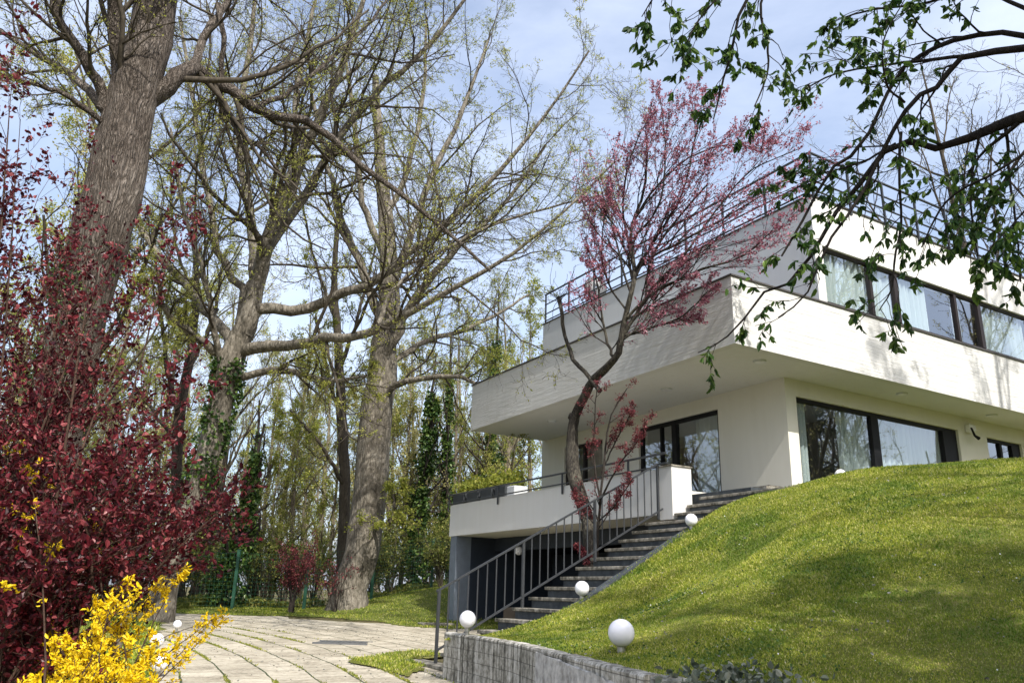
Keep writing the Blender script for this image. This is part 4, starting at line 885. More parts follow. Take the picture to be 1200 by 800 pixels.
l3b = [[(402, 500, 8), (385, 440, 6, 27.5), (370, 370, 4, 27)], [(399, 430, 7), (420, 370, 5, 28), (440, 290, 3, 28)], [(404, 570, 7), (375, 520, 5, 27), (340, 480, 3, 26.5)], [(396, 380, 6), (370, 310, 4, 28), (350, 220, 3, 28)]]
big_tree('dark_tree', 'slender dark trunk standing close behind the stout pale tree', t3b, l3b, 28, base_of(398, 716, 28), 24, 'bark_twig', 'leaf_spring', 7, 6, 5, .5, .45, .5, 2500, .085, 3)
t4 = [(206, 700, 16), (207, 600, 15), (208, 520, 14), (213, 470, 13), (222, 420, 11), (230, 350, 8), (228, 260, 5)]
l4 = [[(210, 490, 10), (196, 430, 7, 27), (188, 360, 5, 26.6), (180, 270, 3, 26.5)], [(222, 430, 8), (250, 370, 6, 28.5), (262, 300, 3, 28.6)], [(208, 520, 6), (170, 470, 5, 28), (140, 430, 3, 28)], [(228, 350, 6), (205, 280, 4, 28), (200, 190, 3, 28)]]
big_tree('dark_tree', 'slender dark forked tree left of the ivy clad forked tree', t4, l4, 28, base_of(206, 712, 28), 25, 'bark_dark', 'leaf_bud', 7, 6, 5, .5, .45, .5, 2500, .08, 3)

# ---- woodland behind: five shapes, copied
def wood_tree(seed, H, r0, leafmat, leaves, lsize, forks=3, bark='bark_light', name='woodland_tree', low=.25, cone=1.0):
    rng = np.random.default_rng(seed); root = empty(name, (0, 0, 0))
    lean = rng.normal(0, .05, 2); g = MB()
    P, Q = smooth([(0, 0, -.4), (0, 0, 0), (lean[0] * H * .3, lean[1] * H * .3, H * .3), (lean[0] * H * .5 + rng.normal(0, .2), lean[1] * H * .5, H * .6), (lean[0] * H, lean[1] * H, H)], [r0 * 1.4, r0 * 1.1, r0 * .85, r0 * .55, r0 * .12], 22, rng, .25)
    g.tubes(P[None], Q[None], 10, .05, rng); P0, Q0 = P[None], Q[None]
    Pa, Qa = spawn(P0, Q0, 14, rng, low, .95, .34 * cone, .62, 9, .11, (0, 0, .10), .55, .012)
    g.tubes(Pa, Qa, 7); g.link('trunk', bark, root, smooth=True)
    P1, Q1 = spawn(Pa, Qa, 8, rng, .15, 1, .42, .7, 6, .15, (0, 0, .07), .55, .008)
    P2, Q2 = spawn(P1, Q1, 6, rng, .15, 1, .5, .7, 5, .18, (0, 0, .05), .6, .006)
    P3, Q3 = spawn(P2, Q2, 3, rng, .3, 1, .5, .7, 3, .2, (0, 0, .03), .6, .005)
    g = MB(); g.tubes(P1, Q1, 5); g.tubes(P2, Q2, 3); g.tubes(P3, Q3, 3); g.link('branches', bark, root, smooth=True)
    g = MB(); clusters(g, P3, Q3, leaves, 4, lsize, rng, lsize * .8); g.link('leaves', leafmat, root)
    return root
kinds = [wood_tree(31, 15, .14, 'leaf_bud', 2600, .10), wood_tree(32, 18, .20, 'leaf_spring', 2600, .10), wood_tree(33, 12, .10, 'leaf_bud_pale', 2200, .10), wood_tree(34, 20, .17, 'leaf_bud_pale', 1500, .09, bark='bark_twig'), wood_tree(35, 10, .09, 'leaf_spring', 2600, .10, low=.12), wood_tree(36, 14, .14, 'leaf_bud_pale', 500, .05, bark='bark_twig', cone=1.7)]
wl = ['thin bare woodland tree with sparse yellowish buds beyond the fence', 'taller woodland tree with fresh green leaves beyond the fence', 'small woodland tree with pale buds beyond the fence', 'tall nearly bare woodland tree beyond the fence', 'low bushy woodland tree with spring leaves beyond the fence', 'broad bare crowned tree rising behind the house at the right']
rng = np.random.default_rng(8); spots = []
def wplace(k, x, y, s, rz=None):
    r_ = kinds[k]; loc = (x, y, float(ground_z(x, y)) - .05)
    o = copy_tree(r_, None, loc, rng.uniform(0, 6.28) if rz is None else rz, s, wl[k]); o['category'] = 'tree'; o['group'] = wl[k].replace(' tree', ' trees') ; return o
for (px, Y, k, s) in [(20, 30, 0, 1), (60, 36, 3, 1), (105, 33, 1, .9), (140, 40, 2, 1.1), (160, 31, 0, .9), (235, 34, 3, .8), (250, 42, 1, .9), (300, 36, 0, .8), (318, 46, 3, .9), (335, 33, 2, .8), (352, 40, 4, 1.1), (372, 52, 1, .9),
                      (388, 35, 4, .95), (455, 38, 4, 1.1), (470, 33, 2, .9), (482, 45, 1, .8), (497, 34, 4, 1.0), (512, 40, 0, .8), (528, 36, 1, .62), (548, 41, 4, 1.2), (566, 36, 0, .75), (585, 46, 1, .8), (600, 38, 1, .78), (622, 44, 4, 1.5), (640, 50, 1, .85),
                      (420, 48, 0, .9), (200, 50, 1, .9), (270, 55, 0, 1), (90, 48, 0, 1), (540, 55, 1, 1), (350, 60, 0, 1), (440, 60, 1, 1), (600, 60, 0, 1.0), (160, 60, 3, 1.1), (30, 55, 1, 1), (-30, 40, 0, 1), (310, 31, 4, .7), (415, 34, 2, .8)]:
    x = at(px, 690, Y)[0]; wplace(k, x, Y, s)
for (x, y, k, s) in [(22.5, 35, 5, 1.95), (29, 33, 5, 1.7)]: wplace(k, x, y, s)   # behind the house at the right
# trees the glass reflects and that shade the mound, off to the right and behind the eye
for (x, y, k, s) in [(27, 11, 1, .8), (24, 14, 3, 1.25), (22, 8.5, 0, 1.3), (31, 12, 1, 1.25), (35, 18, 3, 1.3), (33, 5, 0, 1), (30, 15, 3, .8), (38, 10, 1, 1), (24, -3, 0, .9), (15, 8.5, 3, 1.15), (19.5, 10.5, 0, 1.25), (10, -3.0, 1, .85), (20, 4, 0, 1.0), (7, -6, 1, .9), (6.5, -1.2, 1, .8), (12, 1.5, 4, 1.5), (9, 3.2, 3, .8), (5.2, -2.2, 4, 1.5), (13, 8, 1, .9), (3.5, -5, 1, .75), (-1, -10, 3, .8), (-12.5, 22.5, 3, 1.15), (-14.5, 25, 0, 1.2), (-18, 16, 0, 1), (-22, 24, 1, 1), (-16, 8, 3, 1)]:
    o = wplace(k, x, y, s); o['label'] = 'garden tree standing out of the picture beside or behind the viewpoint'; o['group'] = 'garden trees around the viewpoint'
for k in kinds:
    for c in list(k.children): bpy.data.objects.remove(c)
    bpy.data.objects.remove(k)

# dark ivy-clad trunks and evergreens along the fence
def ivy_tree(px, Y, H, wpx, label, seed, lean=0, name='ivy_clad_tree', mat='leaf_ivy', n=3800, conic=False):
    rng = np.random.default_rng(seed); b = base_of(px, 712, Y); root = empty(name, b, 0, label=label, cat='tree')
    W_ = wpx / F * Y / 2; P, Q = smooth([(0, 0, -.3), (0, 0, H * .3), (lean * .5, .1, H * .6), (lean, 0, H * 1.25)], [.16, .14, .11, .03], 16, rng, .6)
    g = MB(); g.tubes(P[None], Q[None], 9, .06, rng); Pb, Qb = spawn(P[None], Q[None], 16, rng, .25, 1, .22, .8, 7, .14, (0, 0, .1), .5, .01); g.tubes(Pb, Qb, 5); Pc, Qc = spawn(Pb, Qb, 6, rng, .2, 1, .5, .7, 5, .16, (0, 0, .05), .6, .006); g.tubes(Pc, Qc, 3); g.link('trunk', 'bark_dark', root, smooth=True)
    lob = rng.uniform(0, 6.28, 6); z = rng.uniform(.02, 1, n) ** (1.25 if conic else .9); a = rng.uniform(0, 6.28, n)
    prof = (1 - z) ** .7 if conic else np.clip(1.15 - z * .8, 0, 1) * (.75 + .35 * np.sin(z * 9 + lob[0]) * np.sin(z * 17 + lob[1]))
    rad_ = W_ * prof * (.72 + .38 * np.sin(a * 2 + z * 11 + lob[2]) * np.sin(a * 3 - z * 7 + lob[3])) * rng.uniform(.35, 1.1, n) ** .5
    cx = np.interp(z * H, P[:, 2], P[:, 0]); P_ = np.stack([cx + np.cos(a) * rad_, np.sin(a) * rad_, z * H + rng.normal(0, .15, n)], 1)
    k = (np.sin(P_[:, 0] * 4.1 + P_[:, 2] * 2.7 + lob[4]) + np.sin(P_[:, 2] * 5.3 - P_[:, 1] * 4 + lob[5]) + rng.normal(0, .6, n)) > -.75
    g = MB(); g.leaves(P_[k], rng.normal(size=(k.sum(), 3)) + np.array([0, 0, -.5]), rng.uniform(.08, .18, k.sum()), .75, rng, .12, True); g.link('crown', mat, root)
ivy_tree(262, 27, 4.8, 56, 'dark ivy clad trunk between the forked tree and the small red leaved tree', 41, .6, n=6500)
ivy_tree(290, 30, 6.0, 26, 'tall narrow ivy clad stem just right of the darkest ivy clad trunk', 42, -.5)
ivy_tree(484, 31, 7.4, 54, 'broad dark ivy clad tree right of the stout pale tree', 43, .3, n=6000)
ivy_tree(520, 33, 8.5, 30, 'narrow ivy clad tree just left of the white terrace', 44, -.3)
ivy_tree(566, 36, 11.0, 44, 'tall dark ivy clad tree behind the terrace planters', 45, .2, n=8000)
ivy_tree(225, 33, 5.0, 34, 'low ivy covered stem behind the yellow blossom', 46, .2)
for k_, (x, y, H, W_) in enumerate([(25.5, 13.5, 12, 3.4), (29, 12.5, 9, 3)]):
    rng = np.random.default_rng(60 + k_); root = empty('conifer', (x, y, .5), 0, label=['tall dark conifer off to the right of the mound', 'lower dark conifer off to the right of the mound'][k_], cat='tree')
    g = MB(); g.tube([(0, 0, -.3), (0, 0, H)], [.2, .03], 10); P, Q = stack([(np.array([(0, 0, 1.0), (0, 0, H)]), np.array([.15, .02]))], 12); Pb, Qb = spawn(P, Q, 70, rng, 0, 1, W_ / H * .62, 1.25, 5, .08, (0, 0, -.04), .5, .012); g.tubes(Pb, Qb, 4); g.link('trunk', 'bark_dark', root, smooth=True)
    g = MB(); clusters(g, Pb, Qb, 9000, 2, .2, rng, .1, .1, .3, .2); g.link('crown', 'leaf_conifer', root)

# ---- redbud in front of the house
def av_(x, y, v): return av(x, y, v)
def vlimb(pts, n=16, rng=None, wig=.3):
    c = [av(p[0], p[1], p[3]) for p in pts]; r_ = [p[2] * .43 / F * np.linalg.norm(q - EYE) for p, q in zip(pts, c)]
    return smooth(c, r_, n, rng, wig)
rng = np.random.default_rng(77)
bR = av(692, 668, 8.9); root = empty('redbud_tree', (bR[0], bR[1], bR[2] - .9), 0, label='slanting dark multi stemmed redbud with pink blossom beside the stairs', cat='tree')
oR = np.array([bR[0], bR[1], bR[2] - .9])
trk = vlimb([(695, 720, 20, 8.9), (694, 660, 19, 8.9), (690, 615, 17, 8.9), (680, 578, 17, 8.9), (672, 550, 18, 8.9), (669, 525, 17, 8.9), (674, 490, 13, 8.9), (686, 462, 12, 8.9), (700, 440, 12, 8.9), (718, 424, 10, 8.9), (726, 405, 9, 8.9), (731, 380, 8, 8.9), (738, 350, 7, 8.9), (744, 320, 6, 9), (740, 290, 5, 9.1), (741, 262, 4, 9.2), (756, 220, 3.5, 9.3), (758, 160, 2.5, 9.4)], 40, rng, .12)
lr = [[(703, 458, 7, 8.9), (688, 440, 6, 8.8), (672, 418, 6, 8.7), (662, 395, 5, 8.6), (658, 365, 5, 8.5), (655, 348, 6, 8.5)],
      [(672, 500, 5, 8.9), (669, 488, 5, 8.85), (671, 486, 4, 8.85)],
      [(727, 400, 6, 8.9), (742, 375, 5, 9.0), (757, 345, 4.5, 9.2), (765, 300, 4, 9.4), (790, 260, 3, 9.6), (830, 215, 2.2, 9.8)],
      [(738, 350, 5, 8.9), (752, 310, 4, 9.1), (800, 282, 3.2, 9.5), (850, 255, 2.5, 9.9), (915, 215, 1.6, 10.3)],
      [(735, 372, 4.5, 8.9), (770, 340, 3.5, 9.2), (815, 318, 2.8, 9.5), (870, 300, 2, 9.9), (905, 270, 1.5, 10.2)],
      [(742, 330, 4, 9), (735, 300, 3.2, 8.9), (722, 268, 2.6, 8.8), (700, 240, 2, 8.7)],
      [(741, 262, 3.5, 9.2), (765, 225, 3, 9.4), (800, 190, 2.4, 9.7), (850, 170, 2, 10.2), (900, 175, 1.4, 10.5)],
      [(744, 318, 4, 9), (775, 270, 3, 9.2), (800, 225, 2.5, 9.3), (815, 160, 2, 9.4), (822, 130, 1.4, 9.4)],
      [(728, 395, 4, 8.9), (760, 385, 3, 9.2), (800, 370, 2.2, 9.5), (830, 340, 1.6, 9.7)],
      [(720, 420, 4.5, 8.9), (712, 400, 4, 8.8), (705, 370, 3, 8.7), (700, 330, 2.2, 8.6), (690, 300, 1.6, 8.5)],
      [(740, 300, 3.5, 9.0), (730, 250, 2.8, 9), (735, 200, 2.2, 9), (752, 150, 1.5, 9)],
      [(742, 280, 3.2, 9.1), (772, 240, 2.6, 9.1), (780, 180, 2, 9.2), (775, 125, 1.3, 9.2)],
      [(735, 365, 3, 8.9), (712, 330, 2.4, 8.8), (705, 290, 1.8, 8.8), (712, 235, 1.3, 8.8)],
      [(728, 400, 3.2, 8.9), (752, 380, 2.6, 9.1), (775, 340, 2, 9.3), (800, 330, 1.3, 9.5)],
      [(757, 345, 3.5, 9.2), (800, 300, 3, 9.5), (845, 240, 2.2, 9.9), (880, 200, 1.6, 10.2), (935, 175, 1.2, 10.5)]]
ch = [vlimb(p, 14, rng, .4) for p in lr]
g = MB(); g.tubes(trk[0][None], trk[1][None], 16, .07, rng)
for P, Q in ch: g.tubes(P[None], Q[None], 8, .05, rng)
P0, Q0 = stack(ch[2:] , 14); Pt, Qt = stack([(trk[0][26:], trk[1][26:])], 14); P0 = np.concatenate([P0, Pt]); Q0 = np.concatenate([Q0, Qt])
RT = np.array([.028, -.02, .05])
P1, Q1 = spawn(P0, Q0, 11, rng, .12, 1, .5, .55, 8, .09, RT, .5, .004); P2, Q2 = spawn(P1, Q1, 8, rng, .1, 1, .5, .5, 6, .10, RT, .6, .0026); P3, Q3 = spawn(P2, Q2, 3, rng, .1, .9, .5, .5, 4, .12, RT, .6, .0022)
def okhouse(P):                      # keep shoots out of the house
    u_ = P @ UU; v_ = P @ VV; z = P[..., 2]; bad = ((v_ > 10.4) & (z < 7.5) & (z > 6) & (u_ > 9.9)) | ((v_ > 12.9) & (u_ > 9.9)); return ~bad.any(1)
k = okhouse(P1); P1, Q1 = P1[k], Q1[k]; k = okhouse(P2); P2, Q2 = P2[k], Q2[k]; k = okhouse(P3); P3, Q3 = P3[k], Q3[k]
# pollarded stub with curly shoots
Pp, Qp = stack([(ch[0][0][-3:], ch[0][1][-3:])], 4); PA, QA = spawn(Pp, Qp, 18, rng, .5, 1, 1.3, 1.3, 9, .34, (0, 0, .06), .15, .004, absL=True)
g.v = [np.concatenate(g.v) - oR]; g.link('trunk', 'bark_redbud', root, smooth=True)
g = MB(); g.tubes(P1, Q1, 5); g.tubes(P2, Q2, 4); g.tubes(P3, Q3, 3); g.tubes(PA, QA, 4); g.v = [np.concatenate(g.v) - oR]; g.link('branches', 'bark_dark', root, smooth=True)
g = MB(); clusters(g, P3, Q3, 8500, 2, .05, rng, .018, .1, .6); clusters(g, P2, Q2, 4800, 2, .042, rng, .018, .2, .6); clusters(g, P1, Q1, 500, 2, .04, rng, .018, .4, .6)
g.v = [np.concatenate(g.v) - oR]; g.link('blossom', 'blossom_pink', root)
# red-leaved sapling under the soffit
root = empty('maple_sapling', oR + (.35, -.1, 0), 0, label='slender maple sapling with dark red leaves between the redbud and the terrace door', cat='tree'); o2 = oR + np.array([.35, -.1, 0])
ls = [[(700, 700, 4, 8.6), (700, 640, 4, 8.6), (703, 590, 3.5, 8.6), (708, 540, 3, 8.7), (715, 490, 2.2, 8.8), (735, 455, 1.4, 8.9)],
      [(704, 590, 3, 8.6), (696, 540, 2.4, 8.5), (697, 490, 1.8, 8.4), (700, 450, 1.2, 8.4)],
      [(704, 585, 3, 8.6), (725, 545, 2.2, 8.6), (745, 520, 1.6, 8.7), (758, 492, 1.2, 8.8)],
      [(708, 545, 2.4, 8.7), (728, 505, 1.8, 8.8), (745, 475, 1.2, 8.9)],
      [(702, 610, 2.4, 8.6), (722, 590, 2, 8.5), (742, 560, 1.2, 8.5)], [(701, 620, 2, 8.6), (684, 598, 1.6, 8.5), (672, 578, 1.2, 8.4)], [(700, 665, 2, 8.6), (688, 652, 1.6, 8.5), (678, 640, 1, 8.45)]]
ch = [vlimb(p, 12, rng, .4) for p in ls]; P0, Q0 = stack(ch, 12); P1, Q1 = spawn(P0, Q0, 9, rng, .2, 1, .22, .7, 5, .15, (0, 0, .0), .6, .003); P2, Q2 = spawn(P1, Q1, 4, rng, .2, 1, .5, .6, 3, .15, (0, 0, -.05), .6, .0025)
g = MB(); g.tubes(P0, Q0, 7); g.tubes(P1, Q1, 4); g.tubes(P2, Q2, 3); g.v = [np.concatenate(g.v) - o2]; g.link('trunk', 'bark_dark', root, smooth=True)
g = MB(); clusters(g, P2, Q2, 1500, 3, .042, rng, .025, .1, .5, .3); clusters(g, P1, Q1, 500, 3, .042, rng, .025, .3, .5, .3); g.v = [np.concatenate(g.v) - o2]; g.link('leaves', 'leaf_maple', root)

# small red tree and low red shoots near the pale trunk
def bushy(name, label, cat, b, H, Wd, nstem, leafmat, nl, ls, seed, bark='bark_dark', up=.5, group=None, t0=.35, hang=0, per=3):
    rng = np.random.default_rng(seed); root = empty(name, b, 0, label=label, cat=cat)
    if group: root['group'] = group
    P = []; Q = []
    for k in range(nstem):
        a = rng.uniform(0, 6.28); r_ = Wd * rng.uniform(.2, 1); h = H * rng.uniform(.6, 1.05)
        c = [(rng.normal(0, .05), rng.normal(0, .05), -.1), (math.cos(a) * r_ * .25, math.sin(a) * r_ * .25, h * .4), (math.cos(a) * r_ * .6, math.sin(a) * r_ * .6, h * .75), (math.cos(a) * r_, math.sin(a) * r_, h)]
        p, q = smooth(c, [.02, .015, .01, .005], 10, rng, .8); P.append(p); Q.append(q)
    P = np.array(P); Q = np.array(Q); P1, Q1 = spawn(P, Q, 8, rng, .25, 1, .35, .7, 5, .18, (0, 0, .04), .6, .003); P2, Q2 = spawn(P1, Q1, 4, rng, .2, 1, .5, .7, 3, .2, (0, 0, 0), .6, .0025)
    g = MB(); g.tubes(P, Q, 5); g.tubes(P1, Q1, 4); g.tubes(P2, Q2, 3); g.link('stems', bark, root, smooth=True)
    g = MB(); clusters(g, P2, Q2, int(nl * .7), per, ls, rng, ls * .6, .1, .55, hang); clusters(g, P1, Q1, int(nl * .3), per, ls, rng, ls * .6, .3, .55, hang); g.link('leaves', leafmat, root)
    return root
bushy('red_shrub', 'small dark red leaved tree left of the stout pale trunk by the fence', 'shrub', base_of(341, 716, 24.5), 2.0, .75, 14, 'leaf_maple', 1100, .06, 51)
bushy('red_shrub', 'low red leaved sprays at the foot of the stout pale trunk', 'shrub', base_of(392, 716, 24), 1.5, 1.2, 5, 'leaf_maple', 150, .07, 52)
fr = np.random.default_rng(9)
for i, (px, Y, H, Wd, mt) in enumerate([(215, 27, 2.2, 1.3, 0), (245, 29, 2.4, 1.2, 1), (305, 29, 2.6, 1.5, 0), (330, 30, 2.2, 1.3, 1), (365, 29, 2.3, 1.3, 0), (430, 31, 2.6, 1.4, 1), (458, 30, 2.2, 1.2, 0), (500, 31, 2.8, 1.5, 1), (515, 29, 2.0, 1.2, 0), (535, 33, 3.0, 1.6, 1), (180, 28, 2.6, 1.4, 1), (140, 26, 2.6, 1.5, 0), (100, 25, 2.4, 1.5, 1), (60, 24, 2.4, 1.5, 0)]):
    bushy('woodland_shrub', ['thinly leaved twiggy shrub in the hedge line by the fence', 'fuller leafy olive shrub in the hedge line by the fence'][mt], 'shrub', base_of(px, 712, Y), H, Wd, 12, ['leaf_olive', 'leaf_olive'][mt], [650, 1000][mt], [.085, .10][mt], 500 + i, 'bark_twig', group=['twiggy shrubs by the fence', 'fuller leafy shrubs by the fence'][mt])
# green wire fence
fp = [(120, 25.5), (196, 25.7), (272, 26), (356, 26.3), (434, 27.2), (504, 29.5), (570, 32)]
pts = [np.array(base_of(px, 712, Y)) for px, Y in fp]; fo = empty('wire_fence', pts[0], 0, label='green wire mesh fence with thin posts running behind the trees', cat='fence')
for p in pts:
    g = MB(); q = p - pts[0]; g.box((q[0] - .045, q[1] - .045, q[2] - .2), (q[0] + .045, q[1] + .045, q[2] + 1.75)); g.box((q[0] - .055, q[1] - .055, q[2] + 1.75), (q[0] + .055, q[1] + .055, q[2] + 1.78)); g.link('post', 'fence_green', fo)
for a, b in zip(pts, pts[1:]):
    g = MB(); a = a - pts[0]; b = b - pts[0]
    for k in range(14): z = np.array([0, 0, .1 + k * .12]); g.tube([a + z, b + z], [.004, .004], 3, False)
    nn = int(np.linalg.norm(b - a) / .12)
    for k in range(1, nn): c = a + (b - a) * k / nn; g.tube([c + (0, 0, .08), c + (0, 0, 1.68)], [.003, .003], 3, False)
    g.link('mesh_panel', 'fence_green', fo)
# low leafy ground cover along the wood's edge
rng = np.random.default_rng(14); n = 60000; px = rng.uniform(100, 530, n); Yd = np.where(px < 430, rng.uniform(24.0, 29, n), rng.uniform(28, 33, n)) - np.clip(px - 300, 0, 100) * 0
X_ = (px - 600) / 986 * Yd; k = ~inpoly(X_, Yd, FAR) & ~inpoly(X_, Yd, DRIVE); X_, Yd = X_[k], Yd[k]; hh_ = .22 + .16 * np.sin(X_ * 2.1) * np.sin(Yd * 1.7 + X_)
P_ = np.stack([X_, Yd, ground_z(X_, Yd) + rng.random(len(X_)) * hh_], 1); g = MB(); g.leaves(P_, rng.normal(size=P_.shape) + (0, 0, .5), rng.uniform(.05, .12, len(P_)), .7, rng, .1)
tag(g.link('ground_cover', 'leaf_olive'), 'low leafy ground cover along the edge of the wood', 'ground cover', kind='stuff')
# fallen twigs and dead leaves
n = 5000; X_ = rng.uniform(-8, 1, n); Yd = rng.uniform(9, 25, n); k = inpoly(X_, Yd, DRIVE) & (rng.random(n) < .35 + .3 * np.sin(Yd * 1.3 + X_)); X_, Yd = X_[k], Yd[k]
g = MB(); g.leaves(np.stack([X_, Yd, .2 + .03 * Yd + .008], 1), np.stack([rng.normal(size=len(X_)), rng.normal(size=len(X_)), .15 * rng.random(len(X_))], 1), rng.uniform(.02, .05, len(X_)), .5, rng, .1)
tag(g.link('fallen_leaves', 'rubble'), 'small dry leaves scattered over the paved drive', 'leaves', kind='stuff')

# ---- dark red shrub at the left (nearest plant)
rng = np.random.default_rng(88)
def arch_shrub(name, label, base_px, Yb, tips, leafmat, lsize, k1, k2, nl, per, seed, bark, r0=.016, t0=.3, L1=.3, wr=.6, hang=.0, branchname='stems', leafname='leaves', along=.5, spreadf=.5):
    rng = np.random.default_rng(seed); P = []; Q = []; bs = []
    for (x, y, Y) in tips:
        bx = rng.normal(base_px[0], base_px[1]); b = at(bx, 700, Yb + rng.normal(0, .25)); b[2] = float(ground_z(b[0], b[1])) - .1
        e = at(x, y, Y); mid = b * .5 + e * .5; mid[2] += .18 * np.linalg.norm(e - b) * rng.uniform(.2, 1); mid[:2] += (b[:2] - e[:2]) * .12
        q1 = b * .78 + mid * .22; q1[2] = b[2] + (mid[2] - b[2]) * .38
        p, q = smooth([b, q1, mid, e * .55 + mid * .45 + (0, 0, .02), e], [r0, r0 * .85, r0 * .6, r0 * .38, r0 * .15], 16, rng, .9); P.append(p); Q.append(q); bs.append(b)
    P = np.array(P); Q = np.array(Q); o = np.mean(bs, 0); root = empty(name, o, 0, label=label, cat='shrub')
    P1, Q1 = spawn(P, Q, k1, rng, t0, 1, L1, .6, 6, .14, (0, 0, .03), .5, .002); P2, Q2 = spawn(P1, Q1, k2, rng, .15, 1, .45, .65, 4, .16, (0, 0, .02), .6, .0016)
    g = MB(); g.tubes(P, Q, 7); g.tubes(P1, Q1, 4); g.tubes(P2, Q2, 3); g.v = [np.concatenate(g.v) - o]; g.link(branchname, bark, root, smooth=True)
    g = MB(); clusters(g, P2, Q2, int(nl * .6), per, lsize, rng, lsize * spreadf, .0, wr, hang, True, .2, along); clusters(g, P1, Q1, int(nl * .32), per, lsize, rng, lsize * spreadf, .1, wr, hang, True, .2, along); clusters(g, P, Q, int(nl * .08), per, lsize, rng, lsize * spreadf, .45, wr, hang, True, .2, along)
    g.v = [np.concatenate(g.v) - o]; g.link(leafname, leafmat, root)
tips = []
def region(n, x0, x1, y0, y1, Y0, Y1):
    for _ in range(n): tips.append((rng.uniform(x0, x1), rng.uniform(y0, y1), rng.uniform(Y0, Y1)))
region(46, -80, 150, 450, 700, 4.4, 6.8); region(13, 120, 220, 510, 640, 5, 7); region(7, 200, 285, 570, 660, 5.2, 7)
region(9, -80, 60, 180, 420, 4.8, 6.8); region(6, 60, 150, 260, 430, 5.2, 7); region(5, 100, 215, 140, 300, 5.6, 7); region(5, -60, 60, 70, 200, 5, 6.6); region(3, 140, 230, 360, 480, 5.6, 7)
arch_shrub('red_leaved_shrub', 'tall dark red leaved shrub filling the left edge in front of the huge trunk', (-30, 60), 5.4, tips, 'leaf_red', .045, 12, 5, 11500, 3, 89, 'bark_shrub', .014, .25, .24)

# forsythia
rng = np.random.default_rng(90); tips = []
region(9, 60, 130, 720, 800, 4.4, 5.6); region(12, 95, 175, 700, 800, 4.6, 6); region(3, 207, 216, 666, 676, 5.6, 5.7); region(4, 225, 268, 722, 731, 5.8, 6.0); region(3, 125, 165, 650, 700, 5, 6); region(3, 5, 50, 510, 560, 5.4, 6.2); region(9, 20, 190, 735, 800, 4.5, 5.4); region(5, 130, 200, 785, 812, 4.8, 5.2)
arch_shrub('forsythia', 'yellow flowering forsythia sprawling at the foot of the dark red shrub', (70, 45), 4.9, tips, 'blossom_yellow', .03, 6, 2, 1700, 6, 91, 'bark_shrub', .008, .4, .15, .5, branchname='stems', leafname='flowers', spreadf=.35)
# pale post by the drive
o = empty('garden_post', (at(137, 760, 9.5)[0], 9.5, .45), 0, label='thin pale weathered stake standing among the yellow blossom', cat='stake')
g = MB(); g.tube([(0, 0, -.1), (.02, 0, .6), (.03, .01, 1.0)], [.035, .032, .028], 8); g.link('stake', 'bark_light', o, smooth=True)
g = MB(); g.tube([(.03, .01, 1.0), (.03, .01, 1.04)], [.03, .018], 8); g.link('tip', 'rubble', o)

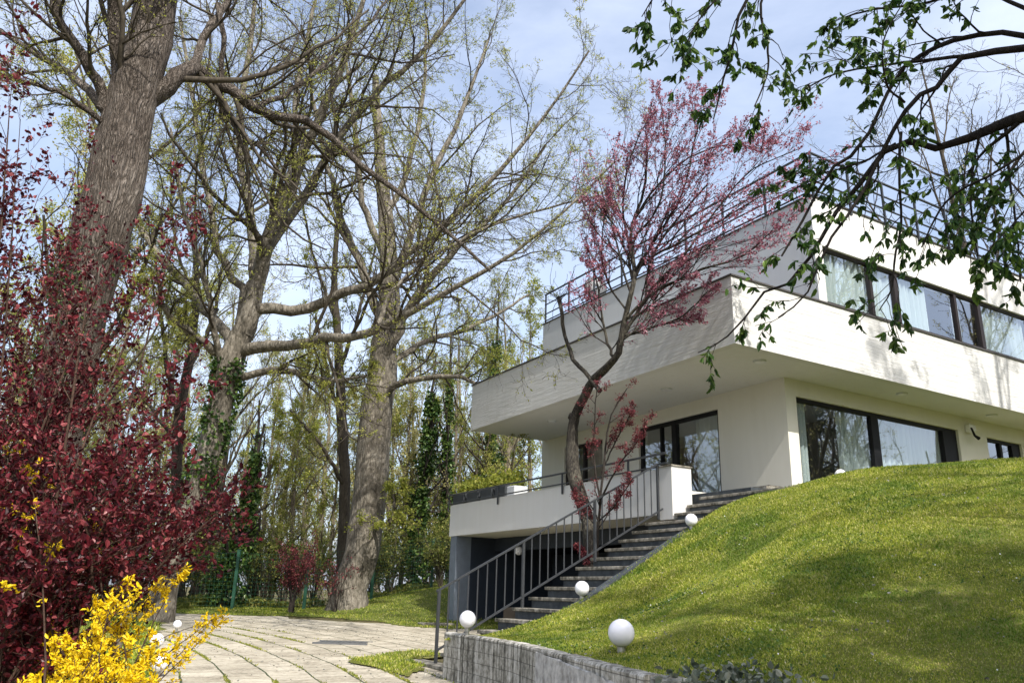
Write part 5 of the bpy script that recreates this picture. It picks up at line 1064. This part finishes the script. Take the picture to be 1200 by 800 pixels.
# ---- overhanging tree at the top right
rng = np.random.default_rng(99)
bo = np.array([4.9, 2.6, float(lawn_z(4.9, 2.6))]); root = empty('overhanging_tree', bo, 0, label='tree reaching in from the right with dark branches and drooping green leaves', cat='tree')
trk = smooth([bo - (0, 0, .3), bo + (0, 0, .1), bo + (-.1, .1, 1.6), bo + (-.35, .3, 3.0), bo + (-.2, .5, 4.6), bo + (.3, .4, 6.8)], [.22, .19, .16, .13, .10, .04], 22, rng, .2)
J = bo + np.array([-.3, .28, 2.7])
def ol(pts, from_=None): return pixlimb(pts, 3.6, 16, rng, .25, .6)
lo = [[(1290, 130, 34, 3.2), (1215, 132, 26, 3.4), (1150, 156, 18, 3.6), (1095, 175, 13, 3.7), (1052, 165, 11, 3.8), (1012, 211, 10, 3.9), (975, 255, 8, 4.0), (935, 325, 6, 4.1), (898, 340, 5, 4.2), (866, 380, 4, 4.2), (842, 402, 3, 4.3), (818, 413, 2, 4.3)],
      [(1240, 48, 14, 3.4), (1180, 38, 11, 3.5), (1125, 46, 10, 3.6), (1087, 62, 9, 3.6), (1050, 90, 7, 3.7), (1010, 170, 7, 3.7), (972, 200, 6, 3.8), (938, 262, 5, 3.9), (916, 300, 4, 3.9)],
      [(1215, 55, 16, 3.3), (1130, 66, 12, 3.4), (1100, 100, 10, 3.5), (1067, 122, 9, 3.5), (1040, 165, 8, 3.6), (1005, 235, 6, 3.7), (970, 285, 5, 3.7), (945, 345, 3.5, 3.8), (912, 372, 2.5, 3.8)],
      [(1130, 66, 8, 3.4), (1075, 72, 6, 3.5), (1027, 78, 4, 3.6), (975, 88, 3.5, 3.7), (938, 108, 2.5, 3.8)],
      [(1056, 155, 6, 3.7), (1054, 215, 5, 3.7), (1056, 262, 4.5, 3.8), (1048, 310, 4, 3.8), (1044, 340, 3, 3.8), (1030, 364, 2, 3.9)],
      [(1180, 140, 7, 3.5), (1182, 200, 5, 3.6), (1190, 260, 4, 3.6), (1196, 330, 3, 3.7)],
      [(1150, 150, 6, 3.5), (1140, 200, 5, 3.6), (1138, 250, 4, 3.6), (1146, 300, 2.5, 3.7)],
      [(1240, -80, 14, 3.0), (1080, -110, 10, 3.1), (930, -70, 8, 3.2), (872, 8, 6, 3.3), (858, 56, 5, 3.35), (846, 100, 4, 3.4), (836, 140, 2.5, 3.4)],
      [(930, -70, 7, 3.2), (892, 0, 5, 3.3), (900, 55, 4.5, 3.35), (898, 90, 3.5, 3.4), (884, 125, 2.5, 3.4)],
      [(900, -30, 5, 3.2), (850, -10, 4, 3.3), (815, 30, 3, 3.4), (798, 70, 2, 3.4)],
      [(1220, 20, 9, 3.3), (1150, -10, 6, 3.4), (1080, 5, 5, 3.5), (1020, 12, 4, 3.6), (985, 22, 2.5, 3.7)],
      [(1230, 160, 7, 3.2), (1170, 200, 5, 3.3), (1110, 235, 4, 3.5), (1080, 290, 3, 3.6)],
      [(1050, 168, 5, 3.8), (1010, 190, 4, 3.9), (960, 205, 3, 4), (930, 222, 2, 4)],
      [(1240, 190, 6, 3.2), (1215, 230, 5, 3.3), (1185, 265, 3, 3.4), (1160, 290, 2, 3.4)],
      [(1060, 120, 5, 3.6), (1040, 100, 4, 3.5), (1035, 50, 3, 3.4), (1060, 0, 2, 3.3)],
      [(940, -90, 6, 3.1), (800, -60, 4, 3.2), (770, -10, 3, 3.2), (752, 20, 2, 3.25)]]
ch = [ol(p) for p in lo]
g = MB(); g.tubes(trk[0][None], trk[1][None], 18, .05, rng)
for P, Q in ch: g.tubes(P[None], Q[None], 9, .05, rng)
for k in (0, 1, 2, 5, 7, 10, 11, 13):        # joints back to the trunk
    a = ch[k][0][0]; i = np.argmin(np.abs(trk[0][:, 2] - (a[2] - .5))); c = smooth([trk[0][i], trk[0][i] * .5 + a * .5 + (0, 0, .12), a], [max(ch[k][1][0] * 1.3, .03), ch[k][1][0] * 1.1, ch[k][1][0]], 8); g.tubes(c[0][None], c[1][None], 10)
# crown outside the picture: boughs that carry the shade on the mound
Pt, Qt = stack([(trk[0][9:], trk[1][9:])], 14); Pu, Qu = spawn(Pt, Qt, 7, rng, .3, 1, 2.6, 1.0, 10, .1, (.02, -.03, .05), .5, .012, absL=True, bias=(.35, -.5, 0)); g.tubes(Pu, Qu, 7)
g.v = [np.concatenate(g.v) - bo]; g.link('trunk', 'bark_overhang', root, smooth=True)
P0, Q0 = stack(ch, 16); P1, Q1 = spawn(P0, Q0, 11, rng, .1, 1, .40, .75, 7, .16, (0, 0, -.05), .45, .0022, absL=True); P2, Q2 = spawn(P1, Q1, 3, rng, .2, 1, .45, .7, 4, .18, (0, 0, -.03), .6, .0016)
Pv, Qv = spawn(Pu, Qu, 9, rng, .2, 1, .4, .7, 7, .15, (0, 0, .02), .5, .005); Pw, Qw = spawn(Pv, Qv, 6, rng, .2, 1, .4, .7, 4, .18, (0, 0, 0), .6, .003)
g = MB(); g.tubes(P1, Q1, 5); g.tubes(P2, Q2, 4); g.tubes(Pv, Qv, 5); g.tubes(Pw, Qw, 3); g.v = [np.concatenate(g.v) - bo]; g.link('branches', 'bark_overhang', root, smooth=True)
g = MB()
for PP, QQ, num, sz in ((P2, Q2, 1150, 1), (P1, Q1, 480, 1), (Pw, Qw, 2300, 1.9)):
    pos, tan = on_chains(PP, QQ, num, rng, .35); per = rng.integers(1, 5, num); pos = np.repeat(pos, per, 0); tan = np.repeat(tan, per, 0)
    D = norm(np.array([0, 0, -1.0]) + rng.normal(0, .5, pos.shape) + tan * .4); g.leaves(pos, D, rng.uniform(.028, .064, len(pos)) * sz, .46 if sz == 1 else .6, rng, .16, True)
g.v = [np.concatenate(g.v) - bo]; g.link('leaves', 'leaf_over', root)
